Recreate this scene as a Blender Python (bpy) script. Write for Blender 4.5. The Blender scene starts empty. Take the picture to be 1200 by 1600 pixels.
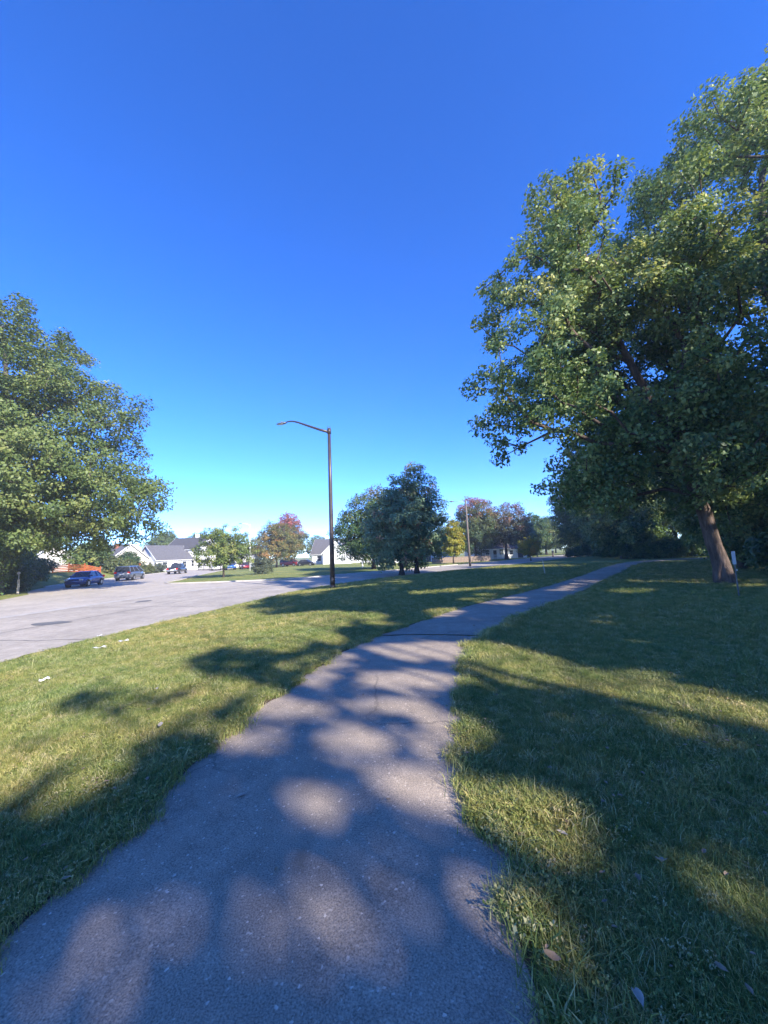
import bpy, bmesh, math, random
import numpy as np
from mathutils import Vector, Matrix

# ------------------------------------------------------------------ camera, sky, sun, exposure
scene = bpy.context.scene
COL = scene.collection
R = math.radians
cam = bpy.data.cameras.new('camera')
cam.sensor_fit = 'VERTICAL'
cam.sensor_height = 24.0
cam.lens = 24.0 * 600.0 / 1600.0
cam.clip_start = 0.05
cam.clip_end = 6000
cam_o = bpy.data.objects.new('camera', cam)
COL.objects.link(cam_o)
PITCH, ROLL = 6.273, 2.2
cam_o.matrix_world = (Matrix.Translation((0, 0, 1.7)) @ Matrix.Rotation(R(90 + PITCH), 4, 'X')
                      @ Matrix.Rotation(R(-ROLL), 4, 'Z'))
scene.camera = cam_o

SUN_EL = R(30.0)
SUN_H = Vector((0.65, -0.76, 0)).normalized()          # horizontal direction towards the sun: right and behind
SUN = Vector((SUN_H.x * math.cos(SUN_EL), SUN_H.y * math.cos(SUN_EL), math.sin(SUN_EL)))
world = bpy.data.worlds.new('World')
scene.world = world
world.use_nodes = True
wn = world.node_tree
wn.nodes.clear()
sky = wn.nodes.new('ShaderNodeTexSky')
sky.sky_type = 'NISHITA'
sky.sun_disc = False
sky.sun_elevation = SUN_EL
sky.sun_rotation = math.atan2(SUN_H.x, SUN_H.y)
sky.altitude = 250
sky.air_density = 0.6
sky.dust_density = 0.0
sky.ozone_density = 5.0
hs = wn.nodes.new('ShaderNodeHueSaturation')
hs.inputs['Saturation'].default_value = 1.22
hs.inputs['Hue'].default_value = 0.514
bg = wn.nodes.new('ShaderNodeBackground')
bg.inputs['Strength'].default_value = 0.125
wo = wn.nodes.new('ShaderNodeOutputWorld')
wn.links.new(sky.outputs[0], hs.inputs['Color'])
wn.links.new(hs.outputs[0], bg.inputs['Color'])
wn.links.new(bg.outputs[0], wo.inputs['Surface'])
sun = bpy.data.lights.new('sun', 'SUN')
sun.energy = 2.7
sun.angle = R(0.53)
sun.color = (1.0, 0.93, 0.82)
sun_o = bpy.data.objects.new('sun', sun)
sun_o.rotation_euler = SUN.to_track_quat('Z', 'Y').to_euler()
sun_o.location = (40, -40, 60)
COL.objects.link(sun_o)
vs = scene.view_settings
vs.view_transform = 'Standard'
vs.look = 'None'
vs.gamma = 1.0
vs.exposure = 2.15
vs.use_curve_mapping = False
scene.cycles.max_bounces = 6
scene.cycles.diffuse_bounces = 4
scene.cycles.glossy_bounces = 2
scene.cycles.transmission_bounces = 4
scene.cycles.transparent_max_bounces = 4

rng = np.random.default_rng(7)

# ------------------------------------------------------------------ terrain and plan of the place
# near edge of the main road (grass verge side)
E1 = np.array([(-9.3, -60), (-9.0, 0), (-8.8, 5), (-8.61, 8.8), (-8.4, 10.3), (-8.1, 12.3), (-7.5, 15), (-6.6, 19.6),
               (-5.5, 24.5), (-3.6, 29), (-0.5, 33.5), (3.5, 37.8), (8, 42.3), (15, 50), (24, 61), (36, 76), (52, 96), (80, 130)], float)
PATH_L = np.array([(-1.95, -12), (-1.9, 0), (-1.83, 1.9), (-1.75, 2.3), (-1.72, 2.7), (-1.68, 3.8), (-1.5, 4.8), (-0.89, 7.0), (-0.1, 8.5),
                   (2.2, 11.85), (4.65, 14.6), (7.4, 17.7), (11.5, 23), (16.4, 29.65), (22.5, 37.3), (26.5, 40.4), (33, 42.4), (46, 43.8)], float)
PATH_R = np.array([(0.5, -12), (0.53, 0), (0.55, 1.6), (0.6, 2.0), (0.74, 2.33), (0.48, 2.6), (0.52, 3.0), (0.62, 3.8), (0.88, 4.9), (1.42, 7.1),
                   (2.96, 9.45), (6.68, 13.9), (12.74, 21.8), (18.6, 29.65), (24.2, 36.4), (28, 38.9), (33.8, 40.4), (46, 41.5)], float)
# left kerb of the side street and right kerb (island side)
SL = np.array([(-27.6, 30), (-31.5, 34), (-35.0, 40), (-37.5, 47), (-40.5, 57), (-43.5, 73), (-52, 108), (-64, 160)], float)
SR = np.array([(-23.2, 43.4), (-25.0, 49), (-28.5, 60), (-31.5, 72), (-33.5, 79), (-41, 108), (-52, 160)], float)

def sstep(t):
    t = np.clip(t, 0, 1)
    return t * t * (3 - 2 * t)

def xe(y): return np.interp(y, E1[:, 1], E1[:, 0])
def pl(y): return np.interp(y, PATH_L[:, 1], PATH_L[:, 0])
def pr(y): return np.interp(y, PATH_R[:, 1], PATH_R[:, 0])
def xl(y): return np.interp(y, SL[:, 1], SL[:, 0])

def terrain(x, y):
    x = np.asarray(x, float); y = np.asarray(y, float)
    z = -0.35 * sstep((xe(y) + 6.6 - x) / 6.2)
    z = z + 1.15 * sstep((xl(y) - 0.6 - x) / 6) * sstep((y - 40) / 9) * (1 - sstep((y - 66) / 14))
    return z

def tz(x, y): return float(terrain(x, y))

# ------------------------------------------------------------------ helpers
def tag(o, label=None, cat=None, group=None, kind=None):
    if label: o['label'] = label
    if cat: o['category'] = cat
    if group: o['group'] = group
    if kind: o['kind'] = kind
    return o

def empty(name, loc, rz=0.0):
    o = bpy.data.objects.new(name, None)
    o.empty_display_size = 0.2
    o.location = loc
    o.rotation_euler = (0, 0, rz)
    COL.objects.link(o)
    return o

def thing(name, label, cat, loc, rz=0.0, group=None):
    return tag(empty(name, loc, rz), label, cat, group)

def link(name, me, parent=None, loc=None, rot=None):
    o = bpy.data.objects.new(name, me)
    if parent is not None: o.parent = parent
    if loc is not None: o.location = loc
    if rot is not None: o.rotation_euler = rot
    COL.objects.link(o)
    return o

def np_mesh(name, verts, faces, mat, smooth=False, attrs=None):
    """verts (n,3), faces (m,k) all of one size"""
    me = bpy.data.meshes.new(name)
    n, (m, k) = len(verts), faces.shape
    me.vertices.add(n)
    me.vertices.foreach_set('co', np.ascontiguousarray(verts, np.float32).ravel())
    me.loops.add(m * k)
    me.loops.foreach_set('vertex_index', np.ascontiguousarray(faces, np.int32).ravel())
    me.polygons.add(m)
    me.polygons.foreach_set('loop_start', np.arange(0, m * k, k, dtype=np.int32))
    me.polygons.foreach_set('loop_total', np.full(m, k, np.int32))
    if smooth: me.polygons.foreach_set('use_smooth', np.ones(m, bool))
    for an, arr in (attrs or {}).items():
        a = me.attributes.new(an, 'FLOAT', 'FACE')
        a.data.foreach_set('value', np.ascontiguousarray(arr, np.float32))
    me.update(calc_edges=True)
    if mat: me.materials.append(mat)
    return me

class MB:
    """collects simple shapes into one mesh"""
    def __init__(s): s.v = []; s.f = []
    def add(s, vs_, fs):
        b = len(s.v)
        s.v += [tuple(v) for v in vs_]
        s.f += [tuple(i + b for i in f) for f in fs]
        return s
    def box(s, x0, x1, y0, y1, z0, z1, M=None):
        vs_ = [Vector(p) for p in ((x0, y0, z0), (x1, y0, z0), (x1, y1, z0), (x0, y1, z0), (x0, y0, z1), (x1, y0, z1), (x1, y1, z1), (x0, y1, z1))]
        if M: vs_ = [M @ v for v in vs_]
        return s.add(vs_, [(0, 3, 2, 1), (4, 5, 6, 7), (0, 1, 5, 4), (1, 2, 6, 5), (2, 3, 7, 6), (3, 0, 4, 7)])
    def hexa(s, b, t):
        """b,t: four bottom and four top corners, counter-clockwise"""
        return s.add(list(b) + list(t), [(0, 3, 2, 1), (4, 5, 6, 7), (0, 1, 5, 4), (1, 2, 6, 5), (2, 3, 7, 6), (3, 0, 4, 7)])
    def tube(s, pts, rad, n=8, cap=True):
        pts = [Vector(p) for p in pts]
        rad = rad if isinstance(rad, (list, tuple)) else [rad] * len(pts)
        rings = []
        for i, p in enumerate(pts):
            d = (pts[min(i + 1, len(pts) - 1)] - pts[max(i - 1, 0)]).normalized()
            a = Vector((0, 0, 1)) if abs(d.z) < 0.9 else Vector((1, 0, 0))
            u = d.cross(a).normalized(); w = d.cross(u).normalized()
            rings.append([p + (u * math.cos(2 * math.pi * k / n) + w * math.sin(2 * math.pi * k / n)) * rad[i] for k in range(n)])
        vs_ = [v for r in rings for v in r]
        fs = [(i * n + k, i * n + (k + 1) % n, (i + 1) * n + (k + 1) % n, (i + 1) * n + k) for i in range(len(pts) - 1) for k in range(n)]
        if cap: fs += [tuple(range(n - 1, -1, -1)), tuple((len(pts) - 1) * n + k for k in range(n))]
        return s.add(vs_, fs)
    def cyl(s, c, axis, r, half, n=16):
        c, a = Vector(c), Vector(axis).normalized()
        return s.tube([c - a * half, c + a * half], r, n)
    def build(s, name, mat, parent=None, smooth=False, bevel=0.0, loc=None, rot=None):
        me = bpy.data.meshes.new(name)
        me.from_pydata([tuple(v) for v in s.v], [], s.f)
        bm = bmesh.new(); bm.from_mesh(me)
        bmesh.ops.recalc_face_normals(bm, faces=bm.faces)
        if bevel > 0:
            bmesh.ops.bevel(bm, geom=[e for e in bm.edges], offset=bevel, segments=1, affect='EDGES')
        bm.to_mesh(me); bm.free()
        if smooth:
            me.polygons.foreach_set('use_smooth', np.ones(len(me.polygons), bool))
        me.materials.append(mat)
        return link(name, me, parent, loc, rot)

# ------------------------------------------------------------------ materials
def new_mat(name):
    m = bpy.data.materials.new(name)
    m.use_nodes = True
    nt = m.node_tree
    return m, nt, nt.nodes['Principled BSDF'], nt.nodes['Material Output']

def node(nt, t, **kw):
    n = nt.nodes.new(t)
    for k, v in kw.items():
        if k in n.inputs.keys() if hasattr(n.inputs, 'keys') else False: n.inputs[k].default_value = v
        else: setattr(n, k, v)
    return n

def ramp(nt, stops, fac=None, interp='LINEAR'):
    r = nt.nodes.new('ShaderNodeValToRGB')
    r.color_ramp.interpolation = interp
    e = r.color_ramp.elements
    while len(e) > 1: e.remove(e[-1])
    e[0].position, e[0].color = stops[0][0], (*stops[0][1], 1)
    for p, c in stops[1:]:
        x = e.new(p); x.color = (*c, 1)
    if fac is not None: nt.links.new(fac, r.inputs['Fac'])
    return r

def noise(nt, scale, detail=4, rough=0.55, vec=None, dist=0.0):
    n = nt.nodes.new('ShaderNodeTexNoise')
    n.inputs['Scale'].default_value = scale
    n.inputs['Detail'].default_value = detail
    n.inputs['Roughness'].default_value = rough
    n.inputs['Distortion'].default_value = dist
    if vec is not None: nt.links.new(vec, n.inputs['Vector'])
    return n

def mix(nt, fac, a, b, mode='MIX'):
    m = nt.nodes.new('ShaderNodeMix')
    m.data_type = 'RGBA'; m.blend_type = mode
    for sock, v in ((m.inputs[0], fac), (m.inputs[6], a), (m.inputs[7], b)):
        if hasattr(v, 'is_linked') or hasattr(v, 'links'): nt.links.new(v, sock)
        elif isinstance(v, (int, float)): sock.default_value = v
        else: sock.default_value = (*v, 1)
    return m.outputs[2]

def bump(nt, height, strength, dist, bsdf):
    b = nt.nodes.new('ShaderNodeBump')
    b.inputs['Strength'].default_value = strength
    b.inputs['Distance'].default_value = dist
    nt.links.new(height, b.inputs['Height'])
    nt.links.new(b.outputs[0], bsdf.inputs['Normal'])
    return b

def simple(name, col, rough=0.6, metal=0.0, spec=0.5, var=0.12, scale=6.0, bmp=0.0):
    m, nt, b, _ = new_mat(name)
    tc = nt.nodes.new('ShaderNodeTexCoord')
    n = noise(nt, scale, 5, 0.6, tc.outputs['Object'])
    lo = tuple(c * (1 - var) for c in col); hi = tuple(min(1, c * (1 + var)) for c in col)
    r = ramp(nt, [(0.3, lo), (0.7, hi)], n.outputs['Fac'])
    nt.links.new(r.outputs[0], b.inputs['Base Color'])
    b.inputs['Roughness'].default_value = rough
    b.inputs['Metallic'].default_value = metal
    b.inputs['Specular IOR Level'].default_value = spec
    if bmp: bump(nt, n.outputs['Fac'], bmp, 0.02, b)
    return m

def leaf_mat(name, stops, trans=0.3, rough=0.5):
    m, nt, b, out = new_mat(name)
    at = nt.nodes.new('ShaderNodeAttribute'); at.attribute_name = 'tint'
    r = ramp(nt, stops, at.outputs['Fac'])
    nt.links.new(r.outputs[0], b.inputs['Base Color'])
    b.inputs['Roughness'].default_value = rough
    b.inputs['Specular IOR Level'].default_value = 0.35
    tr = nt.nodes.new('ShaderNodeBsdfTranslucent')
    tcol = mix(nt, 1.0, r.outputs[0], (1.0, 1.0, 0.6), 'MULTIPLY')
    nt.links.new(tcol, tr.inputs['Color'])
    ms = nt.nodes.new('ShaderNodeMixShader')
    ms.inputs[0].default_value = trans
    nt.links.new(b.outputs[0], ms.inputs[1]); nt.links.new(tr.outputs[0], ms.inputs[2])
    nt.links.new(ms.outputs[0], out.inputs['Surface'])
    return m

def bark_mat(name, a, b_, scale=7.0):
    m, nt, b, _ = new_mat(name)
    tc = nt.nodes.new('ShaderNodeTexCoord')
    mp = nt.nodes.new('ShaderNodeMapping'); mp.inputs['Scale'].default_value = (1, 1, 0.22)
    nt.links.new(tc.outputs['Object'], mp.inputs['Vector'])
    n = noise(nt, scale, 8, 0.7, mp.outputs[0], 0.6)
    n2 = noise(nt, 1.1, 3, 0.5, tc.outputs['Object'])
    r = ramp(nt, [(0.32, a), (0.66, b_)], n.outputs['Fac'])
    c = mix(nt, n2.outputs['Fac'], r.outputs[0], (0.75, 0.72, 0.7), 'MULTIPLY')
    nt.links.new(c, b.inputs['Base Color'])
    b.inputs['Roughness'].default_value = 0.95
    b.inputs['Specular IOR Level'].default_value = 0.15
    bump(nt, n.outputs['Fac'], 1.0, 0.05, b)
    return m

def ground_mat():
    m, nt, b, _ = new_mat('lawn')
    g = nt.nodes.new('ShaderNodeNewGeometry')
    big = noise(nt, 0.22, 5, 0.6, g.outputs['Position'])
    mid = noise(nt, 2.3, 6, 0.65, g.outputs['Position'])
    fin = noise(nt, 38, 6, 0.75, g.outputs['Position'])
    c1 = ramp(nt, [(0.3, (0.145, 0.18, 0.060)), (0.52, (0.24, 0.258, 0.10)), (0.72, (0.33, 0.305, 0.15))], mid.outputs['Fac'])
    c2 = ramp(nt, [(0.35, (0.7, 0.86, 0.7)), (0.7, (1.25, 1.1, 0.95))], big.outputs['Fac'])
    c3 = ramp(nt, [(0.3, (0.55, 0.55, 0.55)), (0.7, (1.35, 1.35, 1.3))], fin.outputs['Fac'])
    c = mix(nt, 1.0, c1.outputs[0], c2.outputs[0], 'MULTIPLY')
    c = mix(nt, 1.0, c, c3.outputs[0], 'MULTIPLY')
    nt.links.new(c, b.inputs['Base Color'])
    b.inputs['Roughness'].default_value = 1.0
    b.inputs['Specular IOR Level'].default_value = 0.1
    bump(nt, fin.outputs['Fac'], 0.9, 0.06, b)
    return m

def asphalt_mat(name, dark, light, stone, grain=150.0, patchy=0.5, bstr=0.6, cracks=False):
    m, nt, b, _ = new_mat(name)
    g = nt.nodes.new('ShaderNodeNewGeometry')
    big = noise(nt, 0.5, 5, 0.6, g.outputs['Position'])
    mid = noise(nt, 4.0, 6, 0.65, g.outputs['Position'])
    fin = noise(nt, grain, 3, 0.7, g.outputs['Position'])
    vo = nt.nodes.new('ShaderNodeTexVoronoi'); vo.inputs['Scale'].default_value = grain * 0.75
    nt.links.new(g.outputs['Position'], vo.inputs['Vector'])
    base = ramp(nt, [(0.3, dark), (0.7, light)], fin.outputs['Fac'])
    lo = 1 - patchy * 0.4; hi = 1 + patchy * 0.3
    c2 = ramp(nt, [(0.3, (lo, lo, lo)), (0.7, (hi, hi, hi))], big.outputs['Fac'])
    c3 = ramp(nt, [(0.3, (0.86, 0.86, 0.86)), (0.7, (1.12, 1.12, 1.12))], mid.outputs['Fac'])
    c = mix(nt, 1.0, base.outputs[0], c2.outputs[0], 'MULTIPLY')
    c = mix(nt, 1.0, c, c3.outputs[0], 'MULTIPLY')
    sp = ramp(nt, [(0.86, (0, 0, 0)), (0.96, (1, 1, 1))], vo.outputs['Color'])
    c = mix(nt, sp.outputs[0], c, stone)
    if cracks:
        wv = noise(nt, 2.2, 5, 0.65, g.outputs['Position'])
        va = nt.nodes.new('ShaderNodeVectorMath'); va.operation = 'MULTIPLY_ADD'
        nt.links.new(wv.outputs['Color'], va.inputs[0]); va.inputs[1].default_value = (0.3, 0.3, 0.3)
        nt.links.new(g.outputs['Position'], va.inputs[2])
        cr = nt.nodes.new('ShaderNodeTexVoronoi'); cr.feature = 'DISTANCE_TO_EDGE'; cr.inputs['Scale'].default_value = 0.42
        nt.links.new(va.outputs[0], cr.inputs['Vector'])
        ln = ramp(nt, [(0.0, (1, 1, 1)), (0.0035, (1, 1, 1)), (0.007, (0, 0, 0))], cr.outputs['Distance'])
        mk = noise(nt, 0.35, 2, 0.5, g.outputs['Position'])
        mr = ramp(nt, [(0.48, (0, 0, 0)), (0.56, (0.35, 0.35, 0.35))], mk.outputs['Fac'])
        fm = mix(nt, 1.0, ln.outputs[0], mr.outputs[0], 'MULTIPLY')
        c = mix(nt, fm, c, (0.035, 0.03, 0.026))
        st = noise(nt, 1.3, 4, 0.6, g.outputs['Position'], 0.8)
        sr = ramp(nt, [(0.62, (0, 0, 0)), (0.74, (0.4, 0.4, 0.4))], st.outputs['Fac'])
        c = mix(nt, sr.outputs[0], c, (0.11, 0.085, 0.06))
    nt.links.new(c, b.inputs['Base Color'])
    b.inputs['Roughness'].default_value = 0.85
    b.inputs['Specular IOR Level'].default_value = 0.3
    bump(nt, vo.outputs['Distance'], bstr, 0.006, b)
    return m

M = {}
M['lawn'] = ground_mat()
M['path'] = asphalt_mat('path asphalt', (0.14, 0.115, 0.090), (0.49, 0.395, 0.30), (0.63, 0.53, 0.42), 115.0, 0.6, 0.4, True)
M['road'] = asphalt_mat('road asphalt', (0.315, 0.275, 0.222), (0.45, 0.393, 0.32), (0.51, 0.445, 0.37), 60.0, 0.45, 0.2)
M['street'] = asphalt_mat('street asphalt', (0.37, 0.323, 0.265), (0.48, 0.42, 0.345), (0.52, 0.455, 0.39), 60.0, 0.4, 0.2)
M['patch'] = asphalt_mat('repair asphalt', (0.10, 0.10, 0.10), (0.17, 0.168, 0.165), (0.22, 0.22, 0.21), 60.0, 0.6, 0.3)
M['concrete'] = simple('kerb concrete', (0.43, 0.395, 0.35), 0.9, var=0.18, scale=3, spec=0.2)
M['soil'] = simple('bare soil', (0.09, 0.065, 0.045), 1.0, var=0.3, scale=9, spec=0.1)
M['bronze'] = simple('bronze paint', (0.062, 0.048, 0.046), 0.42, 0.3, var=0.15, scale=3)
M['lampgrey'] = simple('lamp grey', (0.16, 0.16, 0.17), 0.4, 0.4)
M['lampglass'] = simple('lamp lens', (0.6, 0.6, 0.58), 0.15)
M['white'] = simple('white paint', (0.78, 0.78, 0.76), 0.55, var=0.06, scale=2)
M['tan'] = simple('tan fence wood', (0.27, 0.205, 0.165), 0.9, var=0.25, scale=4, spec=0.15)
M['siding'] = simple('white siding', (0.74, 0.74, 0.73), 0.7, var=0.06, scale=1.5)
M['cream'] = simple('cream siding', (0.6, 0.56, 0.5), 0.7, var=0.08, scale=1.5)
M['shingle'] = simple('grey shingles', (0.115, 0.112, 0.12), 0.95, var=0.25, scale=3.5, spec=0.15, bmp=0.4)
M['shingle2'] = simple('dark shingles', (0.075, 0.072, 0.078), 0.95, var=0.25, scale=3.5, spec=0.15, bmp=0.4)
M['shingle3'] = simple('brown shingles', (0.12, 0.10, 0.09), 0.95, var=0.25, scale=3.5, spec=0.15, bmp=0.4)
M['brick'] = simple('chimney brick', (0.30, 0.12, 0.08), 0.95, var=0.3, scale=14, spec=0.15)
M['glass'] = simple('window glass', (0.03, 0.035, 0.045), 0.08, var=0.2, spec=0.6)
M['redwood'] = simple('orange stained wood', (0.36, 0.095, 0.032), 0.75, var=0.22, scale=5, spec=0.25)
M['oldwood'] = simple('weathered pole wood', (0.17, 0.145, 0.125), 0.95, var=0.3, scale=8, spec=0.15)
M['palewood'] = simple('pale stake wood', (0.55, 0.50, 0.42), 0.9, var=0.15, scale=8, spec=0.15)
M['black'] = simple('black metal', (0.02, 0.02, 0.022), 0.5)
M['rubber'] = simple('tyre rubber', (0.022, 0.022, 0.024), 0.85, spec=0.25)
M['rim'] = simple('alloy rim', (0.5, 0.5, 0.52), 0.35, 0.8)
M['steel'] = simple('galvanised steel', (0.42, 0.43, 0.44), 0.5, 0.6)
M['tail'] = simple('tail lamp red', (0.42, 0.012, 0.012), 0.2, spec=0.6)
M['head'] = simple('head lamp', (0.65, 0.67, 0.7), 0.15, spec=0.7)
M['plate'] = simple('number plate', (0.7, 0.72, 0.75), 0.5)
M['darksteel'] = simple('weathered sign post', (0.13, 0.13, 0.13), 0.7, 0.2)
M['signwhite'] = simple('sign face', (0.38, 0.39, 0.40), 0.5, var=0.08)
M['paper'] = simple('litter paper', (0.75, 0.74, 0.72), 0.8, var=0.1)
M['dryleaf'] = simple('dry leaf', (0.26, 0.18, 0.11), 0.8, var=0.4, scale=12)
M['paleleaf'] = simple('pale dry leaf', (0.36, 0.31, 0.25), 0.8, var=0.3, scale=12)
M['bark'] = bark_mat('brown bark', (0.038, 0.029, 0.025), (0.20, 0.15, 0.125))
M['barkgrey'] = bark_mat('grey bark', (0.05, 0.043, 0.038), (0.19, 0.165, 0.145))
M['bark_far'] = simple('dark bark', (0.06, 0.048, 0.042), 0.95, var=0.3, spec=0.1)
def paint(name, col, rough=0.28, metal=0.35):
    m = simple(name, col, rough, metal, var=0.05, scale=1.0)
    m.node_tree.nodes['Principled BSDF'].inputs['Coat Weight'].default_value = 0.6
    return m
M['p_blue'] = paint('blue car paint', (0.012, 0.055, 0.24))
M['p_silver'] = paint('silver blue paint', (0.14, 0.16, 0.195))
M['p_dark'] = paint('dark grey paint', (0.028, 0.030, 0.040))
M['p_red'] = paint('red paint', (0.22, 0.012, 0.02))
M['p_white'] = paint('white car paint', (0.7, 0.7, 0.7), 0.3, 0.0)
M['p_mid'] = paint('mid blue paint', (0.02, 0.10, 0.42))

L_ = {}
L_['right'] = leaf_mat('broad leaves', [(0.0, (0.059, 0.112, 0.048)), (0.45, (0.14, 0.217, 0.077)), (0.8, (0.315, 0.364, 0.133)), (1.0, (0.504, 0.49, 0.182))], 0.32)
L_['forest'] = leaf_mat('forest leaves', [(0.0, (0.042, 0.087, 0.034)), (0.5, (0.091, 0.154, 0.048)), (1.0, (0.238, 0.28, 0.077))], 0.3)
L_['maple'] = leaf_mat('maple leaves', [(0.0, (0.056, 0.098, 0.03)), (0.5, (0.131, 0.181, 0.05)), (1.0, (0.263, 0.281, 0.088))], 0.3)
L_['light'] = leaf_mat('light green leaves', [(0.0, (0.072, 0.121, 0.039)), (0.5, (0.176, 0.242, 0.066)), (1.0, (0.374, 0.363, 0.099))], 0.35)
L_['dark'] = leaf_mat('dark leaves', [(0.0, (0.093, 0.167, 0.101)), (0.6, (0.184, 0.272, 0.139)), (0.85, (0.292, 0.324, 0.149)), (1.0, (0.505, 0.264, 0.166))], 0.22)
L_['green'] = leaf_mat('green leaves', [(0.0, (0.039, 0.091, 0.039)), (0.6, (0.098, 0.163, 0.052)), (1.0, (0.247, 0.195, 0.078))], 0.3)
L_['orange'] = leaf_mat('turning orange leaves', [(0.0, (0.078, 0.108, 0.036)), (0.5, (0.216, 0.198, 0.06)), (1.0, (0.408, 0.204, 0.072))], 0.3)
L_['red'] = leaf_mat('red maple leaves', [(0.0, (0.056, 0.106, 0.044)), (0.42, (0.163, 0.175, 0.062)), (0.65, (0.375, 0.138, 0.088)), (1.0, (0.45, 0.081, 0.094))], 0.3)
L_['yellow'] = leaf_mat('yellow leaves', [(0.0, (0.138, 0.196, 0.034)), (0.5, (0.368, 0.345, 0.046)), (1.0, (0.529, 0.276, 0.034))], 0.35)
L_['brown'] = leaf_mat('brown red leaves', [(0.0, (0.041, 0.074, 0.047)), (0.5, (0.121, 0.128, 0.061)), (1.0, (0.284, 0.135, 0.095))], 0.3)
L_['weed'] = leaf_mat('weedy leaves', [(0.0, (0.066, 0.099, 0.033)), (0.5, (0.143, 0.165, 0.055)), (1.0, (0.264, 0.198, 0.088))], 0.3)
L_['grey'] = leaf_mat('grey green leaves', [(0.0, (0.06, 0.085, 0.055)), (1.0, (0.16, 0.18, 0.11))], 0.25)

def grass_mat():
    m, nt, b, out = new_mat('grass blades')
    oi = nt.nodes.new('ShaderNodeObjectInfo')
    g = nt.nodes.new('ShaderNodeNewGeometry')
    n = noise(nt, 1.6, 4, 0.6, g.outputs['Position'])
    n2 = noise(nt, 0.25, 3, 0.6, g.outputs['Position'])
    r = ramp(nt, [(0.0, (0.14, 0.185, 0.056)), (0.45, (0.26, 0.28, 0.095)), (0.8, (0.40, 0.37, 0.165)), (1.0, (0.52, 0.45, 0.29))], oi.outputs['Random'])
    t = ramp(nt, [(0.35, (0.85, 0.97, 0.85)), (0.68, (1.22, 1.12, 1.02))], n.outputs['Fac'])
    t2 = ramp(nt, [(0.35, (0.85, 0.95, 0.85)), (0.7, (1.25, 1.1, 1.0))], n2.outputs['Fac'])
    c = mix(nt, 1.0, r.outputs[0], t.outputs[0], 'MULTIPLY')
    c = mix(nt, 1.0, c, t2.outputs[0], 'MULTIPLY')
    nt.links.new(c, b.inputs['Base Color'])
    b.inputs['Roughness'].default_value = 0.55
    b.inputs['Specular IOR Level'].default_value = 0.3
    tr = nt.nodes.new('ShaderNodeBsdfTranslucent'); nt.links.new(c, tr.inputs['Color'])
    ms = nt.nodes.new('ShaderNodeMixShader'); ms.inputs[0].default_value = 0.3
    nt.links.new(b.outputs[0], ms.inputs[1]); nt.links.new(tr.outputs[0], ms.inputs[2])
    nt.links.new(ms.outputs[0], out.inputs['Surface'])
    return m
M['grass'] = grass_mat()

# ------------------------------------------------------------------ the setting: ground, roads, path, kerbs
def axis(lo, hi, step, far, grow=1.28):
    a = list(np.arange(lo, hi + 1e-6, step))
    s, v = step, hi
    while v < far: s *= grow; v += s; a.append(v)
    s, v = step, lo
    while v > -far: s *= grow; v -= s; a.insert(0, v)
    return np.array(a)

gx, gy = axis(-62, 46, 0.5, 2600), axis(-14, 72, 0.5, 2600)
X, Y = np.meshgrid(gx, gy)
Z = terrain(X, Y)
# little unevenness of the lawn away from paving
bumpz = 0.02 * np.sin(X * 0.9 + 1.3 * np.sin(Y * 0.31)) * np.sin(Y * 0.7 + 0.8 * np.sin(X * 0.4))
offp = np.minimum(np.abs(X - pl(Y)), np.abs(X - pr(Y)))
onp = (X > pl(Y)) & (X < pr(Y))
Z = Z + bumpz * sstep(offp / 2.5) * (~onp) * sstep((X - xe(Y)) / 3)
Z = np.where(onp & (offp > 0.5), Z - 0.03, Z)
nx, ny = len(gx), len(gy)
idx = np.arange(nx * ny).reshape(ny, nx)
F = np.stack([idx[:-1, :-1], idx[:-1, 1:], idx[1:, 1:], idx[1:, :-1]], -1).reshape(-1, 4)
tag(link('ground', np_mesh('ground', np.stack([X, Y, Z], -1).reshape(-1, 3), F, M['lawn'], True)), kind='structure')

def resample(P, step):
    d = np.r_[0, np.cumsum(np.hypot(*np.diff(P, axis=0).T))]
    # smooth a little by sampling a Catmull-Rom-like cubic
    t = np.linspace(0, d[-1], max(2, int(d[-1] / step)))
    return np.stack([np.interp(t, d, P[:, 0]), np.interp(t, d, P[:, 1])], -1)

def smooth_line(P, n=3):
    for _ in range(n):
        P = np.vstack([P[:1], np.stack([0.75 * P[:-1] + 0.25 * P[1:], 0.25 * P[:-1] + 0.75 * P[1:]], 1).reshape(-1, 2), P[-1:]])
    return P

def ngon(name, poly, z, mat):
    bm = bmesh.new()
    vs_ = [bm.verts.new((x, y, z)) for x, y in poly]
    es = [bm.edges.new((vs_[i], vs_[(i + 1) % len(vs_)])) for i in range(len(vs_))]
    bmesh.ops.triangle_fill(bm, use_beauty=True, use_dissolve=False, edges=es, normal=(0, 0, 1))
    for f in bm.faces:
        if f.normal.z < 0: f.normal_flip()
    me = bpy.data.meshes.new(name); bm.to_mesh(me); bm.free()
    me.materials.append(mat)
    return link(name, me)

def offset(P, d):
    t = np.gradient(P, axis=0); t /= np.linalg.norm(t, axis=1)[:, None]
    return P + np.stack([-t[:, 1], t[:, 0]], -1) * d

E1s = smooth_line(E1, 3)
E2s = offset(E1s, 8.8)
E1w = resample(E1s, 0.25)
E1w = offset(E1w, 0) + np.c_[0.07 * np.sin(E1w[:, 1] * 3.1) * np.sin(E1w[:, 1] * 0.83 + 1) + rng.normal(0, 0.025, len(E1w)), np.zeros(len(E1w))]
tag(ngon('road', np.vstack([E1w, E2s[::-1]]), -0.338, M['road']), kind='structure')
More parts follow.
